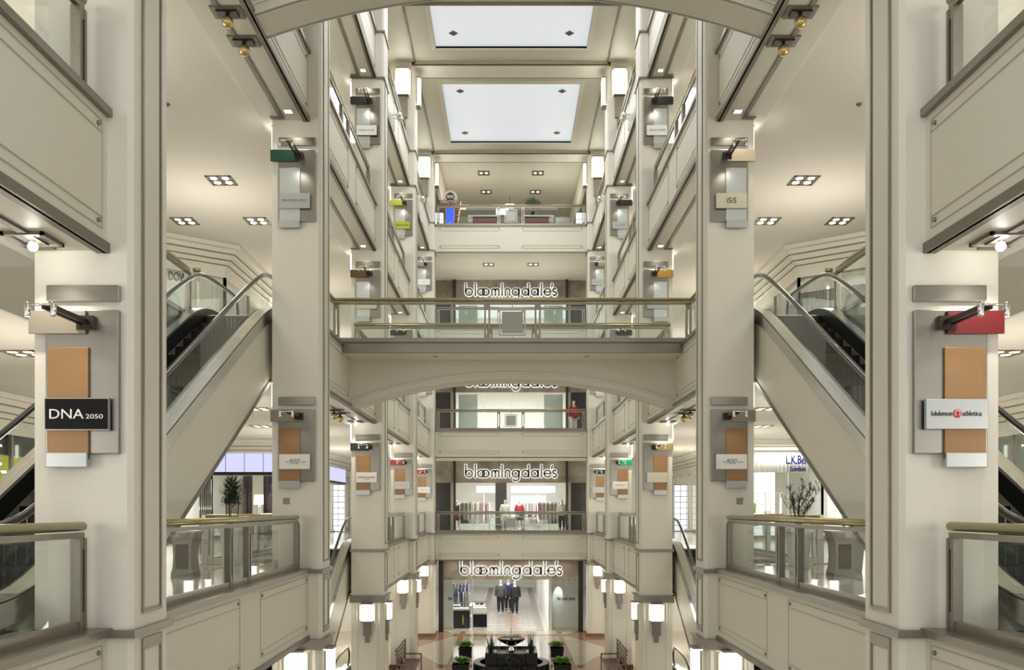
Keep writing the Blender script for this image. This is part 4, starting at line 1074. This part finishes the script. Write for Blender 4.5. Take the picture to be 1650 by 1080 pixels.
# palm on the top floor
pl = root('potted_palm', 'round fan palm in a pot behind the top floor rail', 'plant', (1.16, 46.15, f+.955))
MB().lathe([(.08, 0), (.13, .2), (.14, .24)], (0, 0, 0), 14).build('pot', 'dark_bronze', pl)
MB().tube([(0, 0, .2), (0, 0, .55)], .018, 6).build('stem', 'leaf_dark', pl)
lf = MB()
for i in range(28):
    a = -pi*.15+pi*1.3*i/27; rr = .5*random.uniform(.85, 1.1); d = Vector((cos(a), random.uniform(-.3, .3), sin(a))); c = Vector((0, 0, .60)); sd = Vector((-d.z, 0, d.x))*.035
    lf.quad(c, c+d*rr*.6+sd, c+d*rr, c+d*rr*.6-sd)
lf.build('fronds', 'leaf', pl)

# ------------------------------------------------------------------ fountain and ground floor
fo = root('fountain', 'black marble fountain with a wide bowl on a glass stem', 'fountain', (0, 34.3, 0)); fo.scale = (1, 1, .9)
def ringbox(m_, r0, r1, z0, z1, seg=40):
    for i in range(seg):
        a, b_ = 2*pi*i/seg, 2*pi*(i+1)/seg
        m_.poly([(r0*cos(a), r0*sin(a)), (r1*cos(a), r1*sin(a)), (r1*cos(b_), r1*sin(b_)), (r0*cos(b_), r0*sin(b_))], 'z', z0, z1)
m_ = MB(); ringbox(m_, 1.24, 1.5, 0, .5); m_.build('basin_wall', 'black_marble', fo)
MB().lathe([(1.24, 0), (1.24, .30)], (0, 0, 0), 40).build('basin_water', 'black_gloss', fo)
MB().box(-.54, .54, -1.0, -.1, .0, .92).box(-1.0, 1.0, -.1, .9, 0, .92).build('plinth', 'black_marble', fo)
MB().box(-.54, .54, -1.0, -.9, .92, 1.02).build('plinth_rim', 'black_marble', fo)
m_ = MB()
for (a, b_, c, d) in ((-1.0, 1.0, .8, .9), (-1.0, -.9, -.1, .8), (.9, 1.0, -.1, .8)): m_.box(a, b_, c, d, .92, 1.02)
m_.build('plinth_rim', 'black_marble', fo)
MB().lathe([(.14, .92), (.10, 1.0), (.085, 1.3), (.12, 1.42)], (0, 0, 0), 16).build('bowl_stem', 'chrome', fo)
MB().lathe([(.1, 1.2), (.17, 1.22), (.46, 1.4), (.54, 1.47), (.55, 1.52), (.5, 1.53), (.43, 1.5)], (0, 0, 0), 36).build('bowl', 'black_gloss', fo)
MB().tube([(0, 0, 1.5), (0, 0, 1.75)], .05, 12).tube([(0, 0, 1.75), (0, 0, 2.5)], .012, 6).build('water_jet', 'water', fo)
m_ = MB()
for i in range(10):
    a = 2*pi*i/10; m_.tube([(.5*cos(a), .5*sin(a), 1.5), (.56*cos(a), .56*sin(a), 1.35), (.6*cos(a), .6*sin(a), .93)], .007, 5)
m_.build('water_streams', 'water', fo)
for s in (-1, 1):
    t = root('reed_clump', 'tall dark upright reeds in black corner pot, %s of the fountain stem' % SIDE[s], 'plant', (s*.78, 33.75, -.104), 0, 'reeds by the fountain')
    m_ = MB()
    for i in range(46):
        a = random.uniform(0, 6.28); r0 = random.uniform(0, .13); H = random.uniform(.35, .85); x, y = r0*cos(a), r0*sin(a); ln = Vector((x*1.2, y*1.2, H)); p = Vector((x, y, 1.042)); sd = Vector((cos(a+1.5), sin(a+1.5), 0))*.018
        m_.quad(p-sd, p+sd, p+ln*.6+sd*.8, p+ln)
    m_.build('blades', 'leaf_dark', t); MB().box(s*.56, s*1.0, -.95, -.12, .305, 1.04).build('corner_pot', 'black_gloss', fo)
for i, (x, y, w_) in enumerate(((-1.98, 38.0, .56), (1.98, 38.0, .56), (-1.95, 34.0, .66), (1.97, 34.0, .66))):
    t = root('cube_planter', 'black cube planter with bright green foliage, %s %s of the fountain' % (['behind', 'behind', 'beside', 'beside'][i], SIDE[-1 if x < 0 else 1]), 'planter', (x, y, 0), 0, 'black cube planters')
    if i > 1: t.location.x = x+.0
    h_ = .42
    MB().box(-w_/2, w_/2, -w_/2, w_/2, 0, h_).box(-w_/2-.02, w_/2+.02, -w_/2-.02, w_/2+.02, h_-.06, h_).build('box_pot', 'black_gloss', t)
    lf = MB(); leaves(lf, 420, 0, h_+.06, w_*.6, .16, .14, .035, .5); lf.build('foliage', 'leaf_bright', t)
def bench(s):
    t = root('slatted_bench', 'brown slatted bench on the ground floor between %s columns, back to the wall' % SIDE[s], 'bench', (s*3.95, 33.7, 0), 0, 'slatted benches')
    X = lambda x: s*x
    m_ = MB()
    for i in range(5): m_.box(X(-.38+i*.13), X(-.38+i*.13+.10), -1.3, 1.3, .42, .46)
    m_.build('seat', 'bench_wood', t)
    m_ = MB()
    for i in range(5): m_.box(X(.28+.012*i), X(.31+.012*i), -1.3, 1.3, .55+i*.14, .63+i*.14)
    m_.build('backrest', 'bench_wood', t)
    for y in (-1.28, 1.24):
        m_ = MB(); m_.box(X(-.38), X(-.33), y, y+.05, 0, .62); m_.box(X(.26), X(.31), y, y+.05, 0, 1.25); m_.box(X(-.38), X(.3), y, y+.05, .62, .67); m_.box(X(-.38), X(.3), y, y+.05, .36, .42)
        m_.build('arm_frame', 'bench_metal', t)
for s in (-1, 1):
    bench(s)
    tag(MB().lathe([(.11, 0), (.13, .25), (.14, .5), (.1, .52)], (s*4.45, 34.9, 0), 14).build('ash_urn', 'dark_bronze'), 'small dark urn at the end of the %s bench' % SIDE[s], 'urn')
for s in (-1, 1):
    for i, y in enumerate((43.4,)):
        m_ = MB(); pts = [(1.95*1+.28*cos(2*pi*j/20), .16*sin(2*pi*j/20)) for j in range(20)]
        for j in range(20):
            a, b_ = pts[j], pts[(j+1) % 20]; m_.box(s*a[0]-.02, s*a[0]+.02, y+a[1]-.02, y+a[1]+.02, 0.0, .006)
        tag(m_.build('floor_ring', 'dark_bronze'), 'small dark metal ring set in the marble floor, %s side' % SIDE[s], 'floor inlay')

# ------------------------------------------------------------------ shops beside the corridors
def shop_sign(name, label, body, w, h, loc, rot, mat, parent=None):
    o = text_mesh(body, w, h, name, mat, None, loc, rot, depth=.04, bold=.015); tag(o, label, 'sign'); return o
f = F[3]
# left: draped home shop with violet header
hd = root('violet_header', 'violet glowing header band above the draped shop window, left', 'lit header', (-10.6, 34.8, f))
MB().box(-1.25, 1.25, -.04, .05, 2.68, 3.42).build('light_band', 'purple_glow', hd)
for x in (-.75, .0, .75): MB().box(x-.012, x+.012, -.05, -.04, 2.68, 3.42).build('joint', 'cloth_blue', hd)
MB().box(-1.25, 1.25, -.08, .05, 2.55, 2.68).build('frame', 'black', hd)
hv = root('violet_header', 'violet glowing header along the corridor side of draped shop', 'lit header', (-9.3, 41, f))
MB().box(0, .05, -6, 8, 2.68, 3.42).build('light_band', 'purple_glow', hv); MB().box(0, .07, -6, 8, 2.55, 2.68).build('frame', 'black', hv)
def curtain(x, y, z, w, h, mat, label, yaw=0):
    m_ = MB(); n_ = int(w/.05); lo = []; hi = []
    for i in range(n_+1): lo.append((-w/2+w*i/n_, .05*sin(i*1.1)))
    for i in range(n_):
        a, b_ = lo[i], lo[i+1]; m_.poly([a, b_, (b_[0], b_[1]+.015), (a[0], a[1]+.015)], 'z', 0, h, True)
    o = m_.build('curtain', mat); o.location = (x, y, z); tag(o, label, 'curtain'); return o
curtain(-11.0, 35.5, f+.05, .30, 2.5, 'curtain_cream', 'cream curtain hanging at left in the violet-topped shop')
curtain(-11.3, 35.35, f+.05, .5, 2.5, 'curtain_cream', 'wide cream curtain at far left of the violet-topped shop window')
curtain(-10.62, 35.25, f+.05, .36, 2.5, 'curtain_plum', 'plum curtain next to the cream curtain in the left shop')
curtain(-9.82, 35.3, f+.05, .36, 2.5, 'curtain_plum', 'plum curtain at the right end of the left shop window')
t = root('shop_counter', 'dark display counter with lamp behind the plum curtains', 'counter', (-10.6, 37.2, f)); MB().box(-.8, .8, -.3, .3, 0, .9).build('body', 'dark_bronze', t); MB().box(-.85, .85, -.35, .35, .9, .95).build('top', 'white_plate', t)
t = root('table_lamp', 'cream shaded table lamp on the dark counter, left shop', 'lamp', (-10.7, 37.2, f+.955)); MB().lathe([(.08, 0), (.03, .05), (.05, .3), (.02, .5)], (0, 0, 0), 12).build('base', 'chrome', t); MB().lathe([(.24, .45), (.2, .85)], (0, 0, 0), 18).build('lamp_shade', 'lamp_warm', t)
MB().box(-12.4, -11.88, 34.8, 34.86, f, f+3.42).build('y', 'dark_panel'); o = bpy.data.objects['y']; o.name = 'wall_shopfront'; o['kind'] = 'structure'
for i in range(7):
    o = MB().tube([(0, 0, 0), (0, 0, 2.4)], .018, 6).build('steel_rod', 'chrome'); o.location = (-12.36+i*.075, 34.7, f); tag(o, 'upright steel rod beside the dark shop wall at left', 'rod', 'steel rods by the dark shop wall')
# gridded glass tower seen between the second and third left columns
for s in (-1, 1):
    t = root('display_tower', 'tall white gridded display tower in the corridor shop, %s side' % SIDE[s], 'display', (s*9.15, 46.5+(.8 if s > 0 else 0), f))
    MB().box(-.32, .32, -.1, .1, 0, 2.5).build('light_panel', 'white_glow', t)
    g_ = MB()
    for i in range(9): g_.box(-.34, .34, -.13, -.1, .0+i*.31, .03+i*.31)
    for x in (-.33, 0, .33): g_.box(x-.012, x+.012, -.13, -.1, 0, 2.5)
    g_.build('grid', 'dark_bronze', t)
# right: white shop
t = root('white_header', 'curved white header panel over the white shop, right', 'header', (10.6, 34.75, f))
m_ = MB(); P = [(-1.25+2.5*i/16, -.35*sin(pi*i/16)) for i in range(17)]
for i in range(16): m_.poly([P[i], P[i+1], (P[i+1][0], P[i+1][1]+.06), (P[i][0], P[i][1]+.06)], 'z', 2.65, 3.4, True)
m_.build('panel', 'white_plate', t)
shop_sign('shop_lettering', 'blue shop name lettering on the white header at right', 'L.K.Bennett', 1.35, .34, (11.45, 34.3, f+3.14), (pi/2, 0, 0), 'sign_blue')
shop_sign('shop_lettering', 'small blue city name beneath the blue shop name, right', 'London', .6, .2, (11.25, 34.35, f+2.78), (pi/2, 0, 0), 'sign_blue')
lamp('AREA', (10.6, 34.0, f+3.75), 22, (1, 1, 1), 2, .6, name='shop_light')
gp = MB().box(9.4, 12, 39.8, 39.9, f, f+3.6); struct(gp, 'wall_partition', 'white_glow')  # back wall made to glow in place of the shop's strong lighting
t = root('garment_display', 'pale green dress on a stand in the white shop', 'garment', (9.95, 36.2, f)); MB().lathe([(.26, .5), (.17, 1.1), (.2, 1.4), (.07, 1.55)], (0, 0, 0), 16).build('dress', 'lime', t); MB().tube([(0, 0, 0), (0, 0, .6)], .02, 6).build('stand', 'chrome', t); MB().lathe([(.18, 0), (.18, .02)], (0, 0, 0), 16).build('stand_base', 'chrome', t)
for i, x in enumerate((10.4, 11.1)):
    t = root('display_shelf', 'chrome framed shelf tower in the white shop, %s one' % ['inner', 'outer'][i], 'shelf', (x, 36.8, f), 0)
    m_ = MB()
    for sx in (-.25, .25): m_.box(sx-.015, sx+.015, -.15, .15, 0, 1.9)
    m_.build('frame', 'chrome', t)
    for z in (.4, .9, 1.4, 1.85): MB().box(-.24, .24, -.14, .14, z, z+.02).build('shelf_board', 'white_plate', t)
t = root('flower_vase', 'small orange flowers in a vase in the white shop window', 'flowers', (10.35, 35.6, f+.0)); MB().lathe([(.1, 0), (.14, .5), (.08, .9)], (0, 0, 0), 12).build('vase', 'white_plate', t)
m_ = MB(); leaves(m_, 60, 0, 1.0, .18, .15, .08, .03); m_.build('blooms', 'gold', t)
# near left shop: lime wall with a chandelier; near right: grey shop with ring display
struct(MB().box(-15.9, -12.8, 23.4, 23.5, F[3], F[3]+3.9), 'wall_partition', 'wall_lime')
struct(MB().box(-12.7, -12.5, 17.0, 28.9, F[3]+2.55, F[3]+3.3), 'wall_header', 'wall_dark')
ch = root('chandelier', 'sparkling round chandelier in front of the lime green wall', 'chandelier', (-13.2, 21.9, F[3]+2.25))
m_ = MB(); cr_ = MB()
for r_, z_, n_ in ((.45, -.1, 18), (.34, .1, 14), (.22, -.3, 10), (.12, .25, 6)):
    for i in range(n_):
        a = 2*pi*i/n_; cr_.ball((r_*cos(a), r_*sin(a), z_), .03, 8, 5)
        m_.tube([(0, 0, z_+.12), (r_*cos(a), r_*sin(a), z_)], .006, 4)
cr_.build('crystals', 'lamp_white', ch); m_.tube([(0, 0, -.2), (0, 0, 1.3)], .012, 6); m_.build('frame', 'chrome', ch)
shop_sign('shop_lettering', 'dark serif lettering on glass above the upper left escalator', 'DOW', .52, .27, (-9.80, 25.66, F[4]+2.8), (pi/2, 0, radians(36.9)), 'ink')
f = F[4]
t = root('display_cabinet', 'grey display cabinet in the upper left corridor near the shopfront', 'cabinet', (-8.35, 25.6, f)); MB().box(-.3, .3, -.2, .2, .1, 1.0).build('body', 'stone_grey', t); MB().box(-.32, .32, -.22, .22, 1.0, 1.04).build('top', 'steel', t); MB().box(-.28, .28, -.18, .18, 0, .1).build('plinth', 'black', t)
# upper right shop: wall of silver tiles
t = root('tile_wall', 'wall of overlapping silver tiles in the upper right shop', 'wall display', (11.0, 27.2, f), radians(-36.9))
tm = MB()
for r_ in range(9):
    for c_ in range(16):
        x = -2.4+c_*.3+(.15 if r_ % 2 else 0); tm.poly([(x, r_*.33), (x+.285, r_*.33), (x+.285, r_*.33+.31), (x, r_*.33+.31)], 'y', -.03-.01*((c_+r_) % 3), 0)
tm.build('tiles', 'steel', t); MB().box(-2.5, 2.6, 0, .05, 0, 3.0).build('backing', 'stone_grey', t)
for i in range(5):
    a = (-1.8+i*.75)
    o = MB().ball((0, 0, 0), .045).build('spot_bulb', 'lamp_white'); o.location = (11.0+a*.8+.3, 26.2-a*.6, f+2.9-.25*(i % 2)); tag(o, 'small bright bulb before the silver tile wall', 'lamp', 'bulbs before the silver tile wall')
for i, x in enumerate((9.0, 9.55)):
    t = root('red_garment_stand', 'red garment on a stand in the upper right shop, %s one' % ['left', 'right'][i], 'garment', (x+.3, 27.6, f)); MB().lathe([(.2, .5), (.14, 1.0), (.17, 1.3), (.06, 1.45)], (0, 0, 0), 14).build('garment_body', 'cloth_red', t); MB().tube([(0, 0, 0), (0, 0, .6)], .02, 6).build('stand', 'chrome', t)
# ground-floor shops: bright shelving bands
for s in (-1, 1):
    for i, y in enumerate((20.5, 25.5, 36, 40.5)):
        t = root('window_display', 'bright white shop window display on the ground floor, %s side, %s in depth' % (SIDE[s], RO[i]), 'window display', (s*10.6, y, 0), 0, 'ground floor window displays')
        MB().box(0, s*.1, -1.6, 1.6, 0, 2.9).build('backlit_panel', 'white_glow', t)
        for z in (.5, 1.1, 1.7): MB().box(-s*.35, 0, -1.5, 1.5, z, z+.03).build('shelf', 'steel', t)
struct(MB().box(-16, 16, 45, 45.2, -5.3, -.3), 'wall_back', 'white_glow')  # basement wall made to glow, standing in for a brightly lit level
